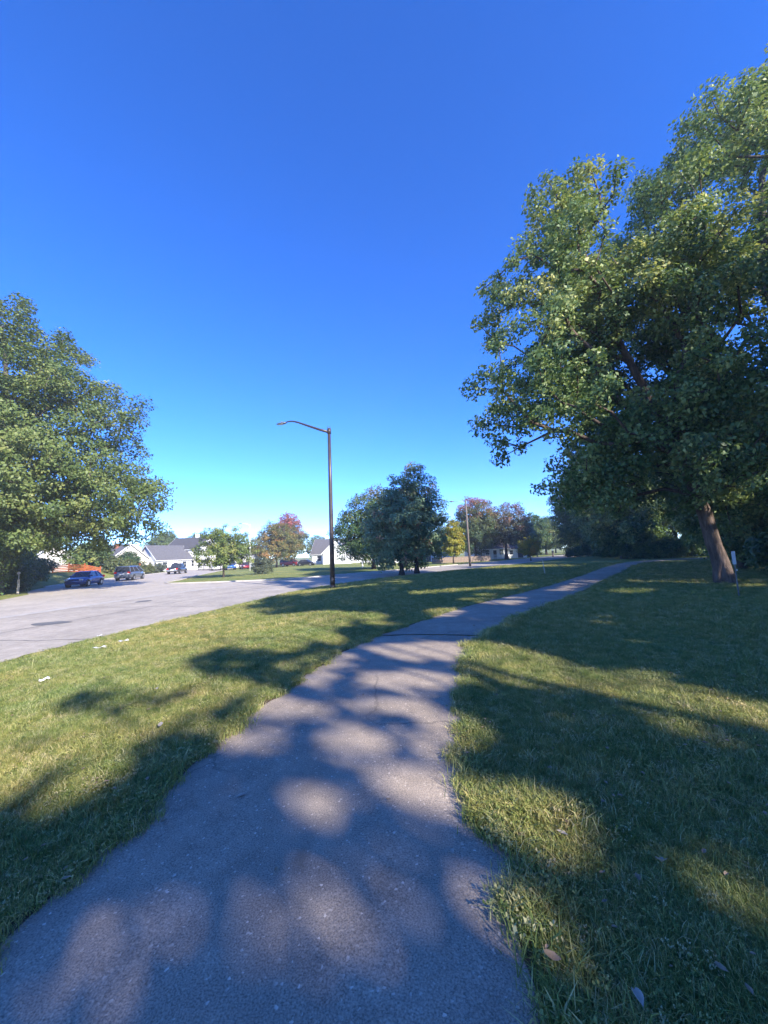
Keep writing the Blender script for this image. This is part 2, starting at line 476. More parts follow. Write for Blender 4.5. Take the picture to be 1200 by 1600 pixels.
# side street with its wide mouth beside the road, 4 mm lower
mouth = E2s[(E2s[:, 1] < 36.2)] + np.array([0.3, 0])
tip = np.array([(-12.2, 36.9), (-16.0, 36.9), (-19.0, 37.0), (-21.0, 37.6), (-22.3, 39.0), (-22.9, 41.0)])
left = np.array([(-19, -60), (-20.5, 0), (-23.5, 15), (-25.5, 25.7)])
SLs, SRs = smooth_line(SL, 2), smooth_line(SR, 2)
poly = np.vstack([mouth, tip, SRs, SLs[::-1], left[::-1]])
tag(ngon('side_street', poly, -0.343, M['street']), kind='structure')
# pale gutter strip along the far edge of the main road, and a repair patch
gl = E2s[(E2s[:, 1] > -40) & (E2s[:, 1] < 118)]
tag(ngon('gutter', np.vstack([offset(gl, -0.25), offset(gl, 0.35)[::-1]]), -0.333, M['concrete']), kind='structure')
a = np.linspace(0, 2 * np.pi, 26)[:-1]
pt = np.c_[-12.3 + (0.68 + 0.07 * np.sin(3 * a)) * np.cos(a), 14.3 + (0.42 + 0.05 * np.cos(4 * a)) * np.sin(a)]
tag(ngon('road_patch', pt, -0.333, M['patch']), kind='structure')
pt = np.c_[-13.2 + 0.35 * np.cos(a), 21.2 + (0.5 + 0.05 * np.cos(3 * a)) * np.sin(a)]
tag(ngon('road_patch', pt, -0.333, M['patch']), kind='structure')

def kerb(P, w=0.16, h=0.13, z=-0.345):
    P = resample(P, 1.0)
    n = len(P); A, B = offset(P, w / 2), offset(P, -w / 2)
    v = np.vstack([np.c_[A, np.full(n, z)], np.c_[A, np.full(n, z + h)], np.c_[B, np.full(n, z + h)], np.c_[B, np.full(n, z)]])
    f = [(k * n + i, k * n + i + 1, (k + 1) * n + i + 1, (k + 1) * n + i) for k in range(3) for i in range(n - 1)]
    me = np_mesh('kerb', v, np.array(f), M['concrete'])
    bm = bmesh.new(); bm.from_mesh(me); bmesh.ops.recalc_face_normals(bm, faces=bm.faces); bm.to_mesh(me); bm.free()
    tag(link('kerb', me), kind='structure')
kerb(offset(SLs[SLs[:, 1] > 38], 0.1))
isl = np.vstack([E2s[(E2s[:, 1] > 37.5) & (E2s[:, 1] < 60)][::-1] + np.array([-0.1, 0.45]), tip, SRs[1:]])
kerb(isl, h=0.10)

# asphalt path in two sections with an open joint between them
def path_section(name, y0L, y0R, y1L, y1R, parent=None, seed=1):
    r = np.random.default_rng(seed)
    step = 0.09
    Ls = smooth_line(PATH_L, 2); Rs = smooth_line(PATH_R, 2)
    def cut(P, a_, b_):
        yy = P[:, 1]; ys = np.r_[a_, yy[(yy > a_) & (yy < b_)], b_]
        return np.c_[np.interp(ys, yy, P[:, 0]), ys]
    A, B = cut(Ls, y0L, y1L), cut(Rs, y0R, y1R)
    n = int(max(np.hypot(*np.diff(A, axis=0).T).sum(), 1) / step)
    def re(P):
        d = np.r_[0, np.cumsum(np.hypot(*np.diff(P, axis=0).T))]
        t = np.linspace(0, d[-1], n)
        return np.c_[np.interp(t, d, P[:, 0]), np.interp(t, d, P[:, 1])]
    A, B = re(A), re(B)
    ker = np.ones(4) / 4
    for P, s in ((A, -1), (B, 1)):
        w = np.convolve(r.normal(0, 0.045, n), ker, 'same') + 0.05 * np.sin(P[:, 1] * 2.3 + s) * np.sin(P[:, 1] * 0.9)
        P[:, 0] += w
    u = np.linspace(0, 1, 9)
    G = A[:, None, :] * (1 - u[None, :, None]) + B[:, None, :] * u[None, :, None]
    crown = 0.02 * (1 - (2 * u - 1) ** 2)
    zz = terrain(G[..., 0], G[..., 1]) + 0.006 + crown[None, :]
    V = np.concatenate([G, zz[..., None]], -1).reshape(-1, 3)
    id2 = np.arange(n * 9).reshape(n, 9)
    Fq = np.stack([id2[:-1, :-1], id2[:-1, 1:], id2[1:, 1:], id2[1:, :-1]], -1).reshape(-1, 4)
    return link(name, np_mesh(name, V, Fq, M['path'], True), parent)
path_o = tag(path_section('path', -10, -10, 8.30, 7.85), kind='structure')
path_section('path_section', 8.36, 7.92, 43.7, 41.4, path_o, 5)
for ei, (Pe, sg) in enumerate(((PATH_L, -1), (PATH_R, 1))):
    Ps = resample(smooth_line(Pe, 2), 0.12); Ps = Ps[(Ps[:, 1] > -1) & (Ps[:, 1] < 30)]
    r_ = np.random.default_rng(60 + ei); n_ = len(Ps)
    wd = np.clip(0.05 + np.convolve(r_.normal(0, 0.12, n_), np.ones(7) / 7, 'same'), 0.0, 0.2)
    a0, b0 = Ps.copy(), Ps.copy()
    a0[:, 0] -= sg * 0.12; b0[:, 0] += sg * (wd + 0.02)
    V = np.vstack([np.c_[a0, terrain(a0[:, 0], a0[:, 1]) + 0.004], np.c_[b0, terrain(b0[:, 0], b0[:, 1]) + 0.008]])
    k_ = np.arange(n_ - 1)
    link('soil_edge', np_mesh('soil_edge', V, np.stack([k_, k_ + 1, n_ + k_ + 1, n_ + k_], -1)[:, ::(1 if sg < 0 else -1)], M['soil']), path_o)
sm = offset(E1s, 4.3); sm = sm[(sm[:, 1] > -20) & (sm[:, 1] < 90)]
tag(ngon('tar_seam', np.vstack([offset(sm, -0.03), offset(sm, 0.03)[::-1]]), -0.334, M['patch']), kind='structure')
for yy in (11.0, 17.5, 26.0):
    c0 = E1s[np.argmin(np.abs(E1s[:, 1] - yy))]; c1 = offset(E1s, 8.5)[np.argmin(np.abs(E1s[:, 1] - yy))]
    d_ = (c1 - c0) / np.linalg.norm(c1 - c0); nn = np.array([-d_[1], d_[0]])
    tt_ = np.linspace(0.1, 8.3, 30); wv_ = 0.10 * np.sin(tt_ * 1.7 + yy) + 0.05 * np.sin(tt_ * 5)
    ln_ = c0 + d_ * tt_[:, None] + nn * wv_[:, None]
    tag(ngon('tar_seam', np.vstack([ln_ - nn * 0.022, (ln_ + nn * 0.022)[::-1]]), -0.3335, M['patch']), kind='structure')
sb = MB(); sb.tube([(-0.35, 8.36, 0.0), (0.3, 8.13, 0.005), (0.9, 8.02, 0.006), (1.62, 7.86, 0.0)], 0.018, 6)
sb.build('soil_joint', M['soil'], path_o)

# ------------------------------------------------------------------ trees
# where the sun comes through the crowns on the right: patches of ground the gaps in their foliage leave lit
LIT = [
 [(-7.39, 3.13), (-2.96, 3.09), (-2.9, 3.53), (-2.5, 3.83), (-2.4, 4.3), (-2.11, 4.71), (-1.79, 5.32), (-1.55, 5.69), (-1.38, 6.67), (-0.88, 8.03), (-1.29, 9.1), (-0.26, 9.7), (-0.11, 11.18), (-2.13, 12.32), (-3.66, 12.05), (-5.88, 15.95), (-6.04, 21.07), (1.28, 21.92), (1.41, 23.92), (-4.67, 27.26), (-15.1, 30.15), (-50.16, 20.3)],
 [(-0.38, 2.66), (-0.44, 2.59), (-0.55, 2.59), (-0.68, 2.67), (-0.79, 2.81), (-0.84, 2.97), (-0.79, 3.07), (-0.65, 3.06), (-0.5, 2.95), (-0.4, 2.8)],
 [(-0.15, 1.91), (-0.24, 1.86), (-0.36, 1.89), (-0.48, 1.98), (-0.56, 2.12), (-0.56, 2.25), (-0.46, 2.32), (-0.31, 2.28), (-0.18, 2.15), (-0.12, 2.01)],
 [(0.11, 2.07), (0.04, 2.01), (-0.06, 2.02), (-0.15, 2.08), (-0.21, 2.18), (-0.2, 2.29), (-0.12, 2.37), (-0.01, 2.37), (0.09, 2.29), (0.14, 2.17)],
 [(-1.21, 2.1), (-1.19, 2.03), (-1.22, 1.99), (-1.29, 2.0), (-1.38, 2.04), (-1.45, 2.11), (-1.48, 2.18), (-1.45, 2.23), (-1.37, 2.22), (-1.27, 2.17)],
 [(0.55, 2.8), (0.44, 2.7), (0.26, 2.69), (0.08, 2.78), (-0.07, 2.95), (-0.11, 3.15), (-0.01, 3.3), (0.2, 3.32), (0.42, 3.19), (0.55, 2.99)],
 [(-0.09, 3.49), (-0.17, 3.35), (-0.32, 3.33), (-0.5, 3.42), (-0.66, 3.62), (-0.74, 3.87), (-0.68, 4.06), (-0.5, 4.09), (-0.28, 3.95), (-0.12, 3.71)],
 [(-1.11, 3.78), (-1.13, 3.69), (-1.24, 3.64), (-1.39, 3.65), (-1.54, 3.72), (-1.63, 3.82), (-1.63, 3.93), (-1.52, 3.99), (-1.35, 3.97), (-1.19, 3.89)],
 [(-0.8, 4.49), (-0.84, 4.35), (-1.0, 4.28), (-1.21, 4.3), (-1.42, 4.41), (-1.53, 4.56), (-1.51, 4.71), (-1.35, 4.79), (-1.11, 4.77), (-0.89, 4.65)],
 [(0.75, 3.89), (0.66, 3.7), (0.51, 3.6), (0.35, 3.61), (0.23, 3.73), (0.2, 3.93), (0.27, 4.15), (0.43, 4.28), (0.62, 4.27), (0.74, 4.11)],
 [(1.06, 2.51), (0.94, 2.41), (0.77, 2.38), (0.61, 2.43), (0.49, 2.55), (0.48, 2.71), (0.6, 2.84), (0.8, 2.89), (1.0, 2.81), (1.09, 2.66)],
 [(1.49, 7.01), (2.05, 6.66), (2.61, 5.61), (3.14, 4.93), (3.22, 4.62), (2.48, 4.74), (1.76, 5.24), (1.29, 5.94)],
 [(2.84, 4.59), (4.26, 3.93), (3.6, 3.36), (2.84, 3.71), (2.63, 4.08)],
 [(-0.39, 7.31), (1.47, 7.46), (1.29, 6.6), (0.31, 6.28)],
 [(0.85, 5.35), (0.72, 5.2), (0.42, 5.13), (0.07, 5.17), (-0.23, 5.31), (-0.35, 5.49), (-0.24, 5.66), (0.08, 5.73), (0.47, 5.68), (0.77, 5.53)],
 [(-1.42, 1.77), (-1.36, 1.69), (-1.35, 1.64), (-1.39, 1.64), (-1.47, 1.69), (-1.56, 1.77), (-1.63, 1.86), (-1.65, 1.92), (-1.6, 1.92), (-1.51, 1.86)],
 [(1.52, 1.95), (1.45, 1.9), (1.36, 1.87), (1.27, 1.88), (1.23, 1.91), (1.24, 1.96), (1.31, 2.02), (1.41, 2.05), (1.5, 2.05), (1.54, 2.01)],
 [(0.34, 4.47), (0.25, 4.37), (0.04, 4.33), (-0.21, 4.36), (-0.43, 4.44), (-0.52, 4.55), (-0.44, 4.65), (-0.22, 4.7), (0.05, 4.67), (0.27, 4.58)],
 [(7.83, 30.44), (11.89, 26.17), (10.8, 23.8), (6.13, 25.53)],
 [(0.99, 17.25), (5.9, 18.41), (5.6, 17.5), (0.91, 15.95)],
 [(6.06, 14.54), (10.02, 20.63), (14.93, 25.49), (16.82, 26.82), (9.83, 18.41)],
]
SHADE = [
 [(-3.71, 7.0), (-3.37, 7.78), (-2.1, 7.29), (-1.56, 6.5), (-1.56, 5.75), (-2.2, 5.49), (-2.99, 6.01)],
 [(-4.34, 5.02), (-4.22, 5.72), (-3.34, 5.49), (-2.74, 4.77), (-2.63, 4.03), (-2.93, 3.93), (-3.19, 4.54), (-3.89, 4.69)],
]
def in_poly(px, py, poly):
    inside = np.zeros(len(px), bool)
    n = len(poly)
    for i in range(n):
        x1, y1 = poly[i]; x2, y2 = poly[(i + 1) % n]
        c = ((y1 > py) != (y2 > py))
        inside ^= c & (px < (x2 - x1) * (py - y1) / ((y2 - y1) if y2 != y1 else 1e-9) + x1)
    return inside
def grow(q, k):
    q = np.array(q); c = q.mean(0)
    return (c + (q - c) * k).tolist()
rq = np.random.default_rng(404)
def ragged(q, k):
    q = np.array(grow(q, k)); c = q.mean(0)
    return (c + (q - c) * (0.78 + 0.5 * rq.random(len(q)))[:, None]).tolist()
LIT = [q if (i == 0 or i > 17) else ragged(q, (0.9, 0.9, 0.72, 0.66, 0.5)[i] if i < 5 else (1.35 if i in (11, 12) else 1.08)) for i, q in enumerate(LIT)]
def blob(cx, cy, r0):
    n_ = 7
    rr = r0 * (0.6 + 0.8 * rq.random(n_)); ph = rq.random() * 6
    return [(cx + rr[k] * math.cos(ph + k * 6.283 / n_) * 0.9, cy + rr[k] * math.sin(ph + k * 6.283 / n_) * 1.2) for k in range(n_)]
# small stray gaps over the near path, and a broken edge to the big shadow on the left lawn
for _ in range(44):
    LIT.append(blob(-1.6 + 2.4 * rq.random(), 1.7 + 6.0 * rq.random() ** 1.2, 0.07 + 0.06 * rq.random()))
for _ in range(16):
    LIT.append(blob(0.9 + 5 * rq.random(), 1.8 + 8 * rq.random(), 0.08 + 0.16 * rq.random()))
_e = np.array(LIT[0][1:12])
for _ in range(20):
    k = int(rq.integers(0, len(_e) - 1)); p = _e[k] + (_e[k + 1] - _e[k]) * rq.random()
    LIT.append(blob(p[0] + 0.1 + 0.5 * rq.random(), p[1] - 0.1 - 0.4 * rq.random(), 0.07 + 0.12 * rq.random()))
    SHADE.append(blob(p[0] - 0.1 - 0.7 * rq.random(), p[1] + 0.1 + 0.6 * rq.random(), 0.12 + 0.25 * rq.random()))
# scattered small gaps over the farther lawn, the leaning trunk and the wood's edge
rs = np.random.default_rng(88)
_a = np.linspace(0, 2 * np.pi, 8)[:-1]
for _ in range(150):
    cy = 9.5 + 34 * rs.random(); cx = pr(cy) - 5.0 + 17 * rs.random()
    if cy < 14 and cx > 5: continue
    rw, rl = 0.22 + 0.35 * rs.random(), 0.3 + 0.8 * rs.random()
    th = 0.2 * rs.normal()
    LIT.append([(cx + rl * math.cos(q) * math.cos(th) - rw * math.sin(q) * math.sin(th), cy + rl * math.cos(q) * math.sin(th) + rw * math.sin(q) * math.cos(th)) for q in _a])
for z in (0.7, 1.0, 2.0, 2.7, 3.6):
    cx, cy = 13.9 - 0.22 * z + 0.2 - 1.126 * z, 16.0 - 0.3 + 1.316 * z
    LIT.append([(cx + 0.42 * math.cos(q), cy + 0.5 * math.sin(q)) for q in _a])
LIT_BOX = [(min(p[0] for p in q), max(p[0] for p in q), min(p[1] for p in q), max(p[1] for p in q)) for q in LIT]
def lit_through(P):
    """True where a leaf at P would shade one of the lit patches"""
    k = P[:, 2] / SUN.z
    gx_, gy_ = P[:, 0] - SUN.x * k, P[:, 1] - SUN.y * k
    m = np.zeros(len(P), bool)
    for q, (x0, x1, y0, y1) in zip(LIT, LIT_BOX):
        c = np.nonzero((gx_ > x0) & (gx_ < x1) & (gy_ > y0) & (gy_ < y1))[0]
        if len(c): m[c] |= in_poly(gx_[c], gy_[c], q)
    for q in SHADE: m &= ~in_poly(gx_, gy_, q)
    return m

def unit(v): return v / (np.linalg.norm(v, axis=-1, keepdims=True) + 1e-9)

def leaves_mesh(name, C, rc, n_per, leaf, mat, r, center, tint_fn, flat=0.65, world=None, gaps=False, up=0.55, aspect=0.62):
    """C (k,3) clump centres, rc (k,) clump radii"""
    k = len(C)
    cnt = np.maximum(6, (n_per * (rc / rc.mean()) ** 2).astype(int))
    ci = np.repeat(np.arange(k), cnt)
    n = len(ci)
    d = unit(r.normal(size=(n, 3)))
    rad = r.random(n) ** 0.45
    P = C[ci] + d * (rad * rc[ci])[:, None] * np.array([1, 1, flat])
    out = unit(P - np.array(center))
    N = unit(np.array([0, 0, up]) + 0.65 * out + 0.35 * d + 0.55 * r.normal(size=(n, 3)))
    t = unit(np.cross(N, r.normal(size=(n, 3))))
    t = unit(t + np.array([0, 0, -0.35]) + 0.3 * out)
    s = unit(np.cross(N, t))
    Lf = leaf * (0.6 + 0.8 * r.random(n))[:, None]
    Wd = Lf * aspect * (0.8 + 0.4 * r.random(n))[:, None]
    if gaps:
        W = P + np.array(world)
        keep = ~(lit_through(W) | lit_through(W + t * Lf) | lit_through(W + t * Lf * 0.5))
        P, ci, t, s, N, Lf, Wd = P[keep], ci[keep], t[keep], s[keep], N[keep], Lf[keep], Wd[keep]
        n = int(keep.sum())
    V = np.stack([P, P + t * Lf * 0.45 + s * Wd * 0.5 + N * Wd * 0.12, P + t * Lf - N * Lf * 0.08, P + t * Lf * 0.45 - s * Wd * 0.5 + N * Wd * 0.12], 1).reshape(-1, 3)
    Fq = np.arange(n * 4).reshape(n, 4)
    tint = np.clip(tint_fn(P, r.normal(size=k)[ci], r.normal(size=n)), 0, 1)
    return np_mesh(name, V, Fq, mat, False, {'tint': tint})

def skeleton_mesh(name, trunk, C, r, mat, trunk_r, twig=0.012, sides=6, flare=1.5, tip_r=0.25):
    """trunk: polyline; every clump is joined to the nearest limb; limb radii grow with what they carry"""
    pos = [Vector(p) for p in trunk]
    tp = np.array(trunk, float)
    seg = np.r_[0, np.cumsum(np.linalg.norm(np.diff(tp, axis=0), axis=1))]
    ts = np.linspace(0, seg[-1], max(6, int(seg[-1] / 0.3)))
    tn = np.stack([np.interp(ts, seg, tp[:, i]) for i in range(3)], -1)
    wob = np.cumsum(r.normal(0, 0.012, tn.shape), 0); wob[:, 2] = 0; wob[0] = 0
    tn = tn + wob
    nt_ = len(tn)
    P = list(tn); par = [-1] + list(range(nt_ - 1)); plen = list(ts)
    nodes = np.array(P)
    pl_ = np.array(plen)
    zmin = tn[0, 2] + 0.22 * (tn[-1, 2] - tn[0, 2])
    order = np.argsort(np.linalg.norm(C - tn[nt_ // 2], axis=1))
    tips = []
    for ci in order:
        c = C[ci]
        dv = c - nodes
        dist = np.linalg.norm(dv, axis=1)
        cost = dist + 0.3 * pl_ + np.where(nodes[:, 2] > c[2] + 0.4, 1.5 * (nodes[:, 2] - c[2]), 0) + np.where(nodes[:, 2] < zmin, 50, 0)
        j = int(np.argmin(cost))
        a_, Ld = nodes[j], dist[j]
        m = max(1, int(Ld / 0.9))
        prev = j
        new, newl = [], []
        for q in range(1, m + 1):
            f = q / m
            p = a_ * (1 - f) + c * f
            p = p + (r.normal(0, 0.07, 3) * Ld * 0.5 if q < m else 0) + np.array([0, 0, 0.10 * Ld * math.sin(math.pi * f)])
            par.append(prev); prev = len(nodes) + len(new)
            new.append(p); newl.append(pl_[j] + Ld * f)
        nodes = np.vstack([nodes, new]); pl_ = np.r_[pl_, newl]
        tips.append(prev)
    n = len(nodes)
    w = np.zeros(n); w[tips] = 1
    par = np.array(par)
    for i in range(n - 1, 0, -1):
        if par[i] >= 0: w[par[i]] += w[i]
    w = np.maximum(w, 1)
    rad = twig * w ** 0.5
    rb = np.interp(np.arange(nt_), [0, nt_ - 1], [1, tip_r]) * trunk_r
    rb = rb * (1 + (flare - 1) * np.exp(-ts / (1.6 * trunk_r + 0.05)))
    rad[:nt_] = rb
    rad[nt_:] = np.minimum(rad[nt_:], trunk_r * 0.5)
    # limbs: frusta
    ch = np.arange(nt_, n); pa = par[ch]
    A, B = nodes[pa], nodes[ch]
    ra = np.minimum(rad[pa], rad[ch] * 1.5 + 0.004); rb_ = rad[ch]
    d = unit(B - A)
    ref = np.where(np.abs(d[:, 2:3]) < 0.9, np.array([[0, 0, 1.0]]), np.array([[1.0, 0, 0]]))
    u = unit(np.cross(d, ref)); v = np.cross(d, u)
    th = np.arange(sides) * 2 * np.pi / sides
    ring = u[:, None, :] * np.cos(th)[None, :, None] + v[:, None, :] * np.sin(th)[None, :, None]
    VA = A[:, None, :] - d[:, None, :] * ra[:, None, None] * 0.3 + ring * ra[:, None, None]
    VB = B[:, None, :] + ring * rb_[:, None, None]
    V = np.concatenate([VA, VB], 1).reshape(-1, 3)
    m = len(ch); base = (np.arange(m) * 2 * sides)[:, None]
    k = np.arange(sides)[None, :]; k2 = (k + 1) % sides
    Fq = np.stack([base + k, base + k2, base + sides + k2, base + sides + k], -1).reshape(-1, 4)
    # trunk: one continuous tube with a lumpy section
    S = 26
    th = np.arange(S) * 2 * np.pi / S
    lump = 1 + (0.20 * np.sin(4 * th + 1) + 0.10 * np.sin(7 * th + 2))[None, :] * np.exp(-ts / (1.2 * trunk_r + 0.1))[:, None] + 0.06 * np.sin(3 * th[None, :] + 0.5 * ts[:, None]) + r.normal(0, 0.03, (nt_, S))
    RV = tn[:, None, :] + np.stack([np.cos(th), np.sin(th), 0 * th], -1)[None] * (rad[:nt_, None] * lump)[..., None]
    RV[0, :, 2] -= 0.25
    TV = RV.reshape(-1, 3)
    b0 = len(V)
    i = np.arange(nt_ - 1)[:, None]; kk = np.arange(S)[None, :]; kk2 = (kk + 1) % S
    TF = np.stack([i * S + kk, i * S + kk2, (i + 1) * S + kk2, (i + 1) * S + kk], -1).reshape(-1, 4) + b0
    return np_mesh(name, np.vstack([V, TV]), np.vstack([Fq, TF]), mat, True)

def clumps(lobes, n, r, rmin=0.35, jitter=0.1, keep=None):
    L = np.array(lobes, float)
    w = (L[:, 3] * L[:, 4] * L[:, 5]) ** (2 / 3); w /= w.sum()
    out = []
    dmin = 0.62 * (np.sum(4.19 * L[:, 3] * L[:, 4] * L[:, 5]) / n) ** (1 / 3)
    tries = 0
    arr = np.zeros((0, 3))
    while len(arr) < n and tries < n * 12:
        tries += 1
        i = r.choice(len(L), p=w)
        d = unit(r.normal(size=3))
        p = L[i, :3] + d * (rmin + (1 - rmin) * r.random() ** 0.5) * L[i, 3:] * (1 + jitter * r.normal())
        if p[2] < 0.3: continue
        if keep is not None and not keep(p): continue
        if len(arr) and np.min(np.sum((arr - p) ** 2, 1)) < dmin * dmin * max(0.25, 1 - tries / (n * 9)): continue
        arr = np.vstack([arr, p])
    return arr

def airy(k, lo):
    """clumps keep out of irregular hollows, so light and sky come through"""
    return lambda p: math.sin(p[0] * k * 1.3 + 0.6 * math.sin(p[2] * k)) * math.sin(p[1] * k + 1.1) + 0.8 * math.sin(p[2] * k * 1.25 + 1.4 * math.sin(p[0] * k * 0.8)) * math.cos(p[0] * k * 0.9 + p[1] * 0.3) > lo

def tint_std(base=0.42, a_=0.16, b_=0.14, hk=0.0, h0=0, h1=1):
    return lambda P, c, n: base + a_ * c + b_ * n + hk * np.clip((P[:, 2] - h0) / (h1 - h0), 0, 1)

def make_tree(seed, trunk, lobes, n_clump, n_per, leaf, rc, mat, bark, trunk_r, tint, world=(0, 0, 0), gaps=False, flat=0.65, twig=0.012,
              up=0.55, rmin=0.35, jitter=0.1, tip_r=0.25, keep=None):
    r = np.random.default_rng(seed)
    C = clumps(lobes, n_clump, r, rmin, jitter, keep)
    L = np.array(lobes)
    center = L[:, :3].mean(0) - np.array([0, 0, 1.0])
    rcs = rc * (0.7 + 0.6 * r.random(len(C)))
    tm = skeleton_mesh('trunk', trunk, C, r, bark, trunk_r, twig, tip_r=tip_r)
    cm = leaves_mesh('crown', C, rcs, n_per, leaf, mat, r, center, tint, flat, world, gaps, up)
    return tm, cm

def put_tree(name, label, meshes, loc, rz=0.0, group=None, cat='tree', sc=1.0):
    t = thing(name, label, cat, loc, rz, group)
    t.scale = (sc, sc, sc)
    link('trunk', meshes[0], t); link('crown', meshes[1], t)
    return t

def at_ground(x, y): return (x, y, tz(x, y))

# --- the tall trees of the wood's edge on the right
GR = 'trees along the edge of the wood'
# T1 leaning tree with the mottled trunk
b1 = at_ground(13.9, 16.0)
t1 = make_tree(11, [(0, 0, 0), (-0.2, 0.0, 1.2), (-0.45, 0.1, 3.0), (-1.1, 0.2, 5.5), (-2.5, 0.4, 9.5), (-3.8, 0.3, 13.0), (-4.4, 0.3, 15.5)],
               [(-6.4, 0.2, 12.4, 2.5, 3.4, 2.5), (-6.7, -0.2, 9.2, 2.7, 3.2, 2.1), (-5.9, 0.2, 15.3, 1.3, 2.0, 1.7), (-3.7, 0.4, 15.2, 2.2, 3.2, 2.3), (-1.8, 0.8, 13.5, 3.0, 4.0, 3.0), (-5.0, -0.4, 8.2, 4.2, 3.6, 2.6),
                (-4.8, 0.4, 12.0, 3.4, 3.6, 3.0), (-1.5, 1.0, 9.5, 4.0, 4.2, 4.5), (-3.4, 1.2, 5.0, 3.2, 3.0, 2.0), (1.5, 1.0, 6.3, 3.5, 3.5, 3.3), (-0.8, -1.4, 4.9, 3.0, 2.2, 1.5), (2.6, -0.6, 4.4, 3.0, 2.4, 1.6), (-0.6, -2.2, 4.1, 2.6, 1.5, 1.0), (-8.2, 0, 13.5, 0.9, 1.2, 0.6), (-6.6, 0, 17.0, 0.8, 1.2, 0.9), (-4.4, 0, 17.8, 1.0, 1.4, 1.0), (-7.0, 0, 6.7, 1.7, 2.2, 1.3), (-5.0, 0.4, 5.2, 1.8, 2.0, 1.4)],
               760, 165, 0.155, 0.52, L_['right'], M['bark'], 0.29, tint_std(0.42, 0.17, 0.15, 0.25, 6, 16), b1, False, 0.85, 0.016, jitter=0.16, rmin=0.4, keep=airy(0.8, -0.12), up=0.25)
put_tree('broadleaf_tree', 'tall tree with leaning mottled trunk beside the small white sign', t1, b1, group=GR)
# T2 tallest, at the right border
b2 = at_ground(20.0, 17.5)
t2 = make_tree(12, [(0, 0, 0), (0.1, 0, 4), (-0.3, 0.2, 9), (-0.6, 0.2, 15), (-0.4, 0, 20)],
               [(-4.6, 0, 17.4, 2.9, 3.8, 3.0), (-4.6, -0.5, 13.5, 3.8, 4.4, 3.6), (-2.9, 0, 20.6, 2.4, 3.0, 2.3), (-0.9, 0.2, 22.4, 2.4, 3.0, 2.3), (1.8, 0.5, 24.0, 3.0, 3.4, 2.9), (1.5, 0.5, 17.5, 4.5, 4.6, 4.2), (-2.0, -0.5, 8.5, 5.2, 5.0, 4.5), (1.5, -1.5, 6.0, 4.5, 4.5, 4.0), (-3.0, -1.0, 4.4, 4.2, 3.5, 2.6)],
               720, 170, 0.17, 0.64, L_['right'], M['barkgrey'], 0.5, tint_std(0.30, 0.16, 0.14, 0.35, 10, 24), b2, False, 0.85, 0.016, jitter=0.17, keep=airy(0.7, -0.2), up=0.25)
put_tree('broadleaf_tree', 'tallest tree at the right border, yellow-green top above the leaning trunk', t2, b2, group=GR)
# trees of the same edge nearer to and behind the camera; their crowns shade the path and lawn
off_lobes = [(0, 0, 12.5, 5.2, 5.4, 4.4), (-1.5, 1.5, 9.5, 5.0, 4.8, 4.0), (1.5, -1.5, 9.0, 5.0, 5.0, 4.2), (0, 0, 6.0, 4.6, 4.6, 3.0)]
for i, (x, y, k, hz) in enumerate([(22.0, 3.0, 21, 1.22), (16.0, -3.0, 22, 1.12), (15.5, -11.0, 23, 1.0), (17.5, -19.5, 24, 1.0), (24.0, -3.5, 25, 1.2), (12.5, -18.5, 26, 0.85), (24.5, -13.5, 27, 1.2)]):
    b = at_ground(x, y)
    lob = [(p[0], p[1], p[2] * hz, p[3], p[4], p[5] * hz) for p in off_lobes]
    tt = make_tree(k, [(0, 0, 0), (0.2, 0.1, 4), (-0.1, 0.2, 8), (0.1, 0, 13 * hz)], lob, 330, 120, 0.30, 0.95, L_['forest'], M['barkgrey'], 0.36,
                   tint_std(0.4), b, True, 0.8, 0.014)
    put_tree('broadleaf_tree', 'tall tree of the wood edge beside the path near the camera, standing outside the view', tt, b, group='trees of the wood edge outside the view')

# --- prototypes for the rest of the wood
def forest_proto(seed, hz, wide, mat):
    lob = [(0, 0, 8.6 * hz, 3.0 * wide, 3.0 * wide, 3.2 * hz), (-1.0, 0.8, 6.2 * hz, 3.2 * wide, 3.0 * wide, 2.8 * hz), (1.1, -0.9, 5.6 * hz, 3.1 * wide, 3.1 * wide, 2.7 * hz),
           (0.3, 0.2, 3.0 * hz, 3.2 * wide, 3.2 * wide, 2.0 * hz)]
    return make_tree(seed, [(0, 0, 0), (0.1, 0.1, 2.5), (-0.2, 0, 5.5 * hz), (0, 0.1, 9.5 * hz)], lob, 280, 130, 0.24, 0.75, mat, M['barkgrey'], 0.24, tint_std(0.45, 0.18, 0.14), flat=0.75)
fp = [forest_proto(31, 1.1, 1.05, L_['forest']), forest_proto(32, 1.35, 1.15, L_['forest']), forest_proto(33, 0.95, 1.0, L_['right'])]
wood = [(28.0, 31.0, 0, 1.15), (35.0, 35.5, 2, 1.2), (29.8, 48.5, 2, 1.3), (33.8, 53.0, 0, 0.95), (36.0, 62.0, 2, 1.5), (38.5, 72.0, 1, 1.15), (42.0, 84.0, 0, 1.4),
        (30.0, 21.0, 0, 0.9), (46.0, 27.0, 1, 1.1), (50.0, 40.0, 1, 1.1), (44.0, 50.0, 0, 1.4), (47.0, 62.0, 1, 1.2), (26.0, 12.0, 1, 1.3), (21.5, 23.5, 2, 0.8)]
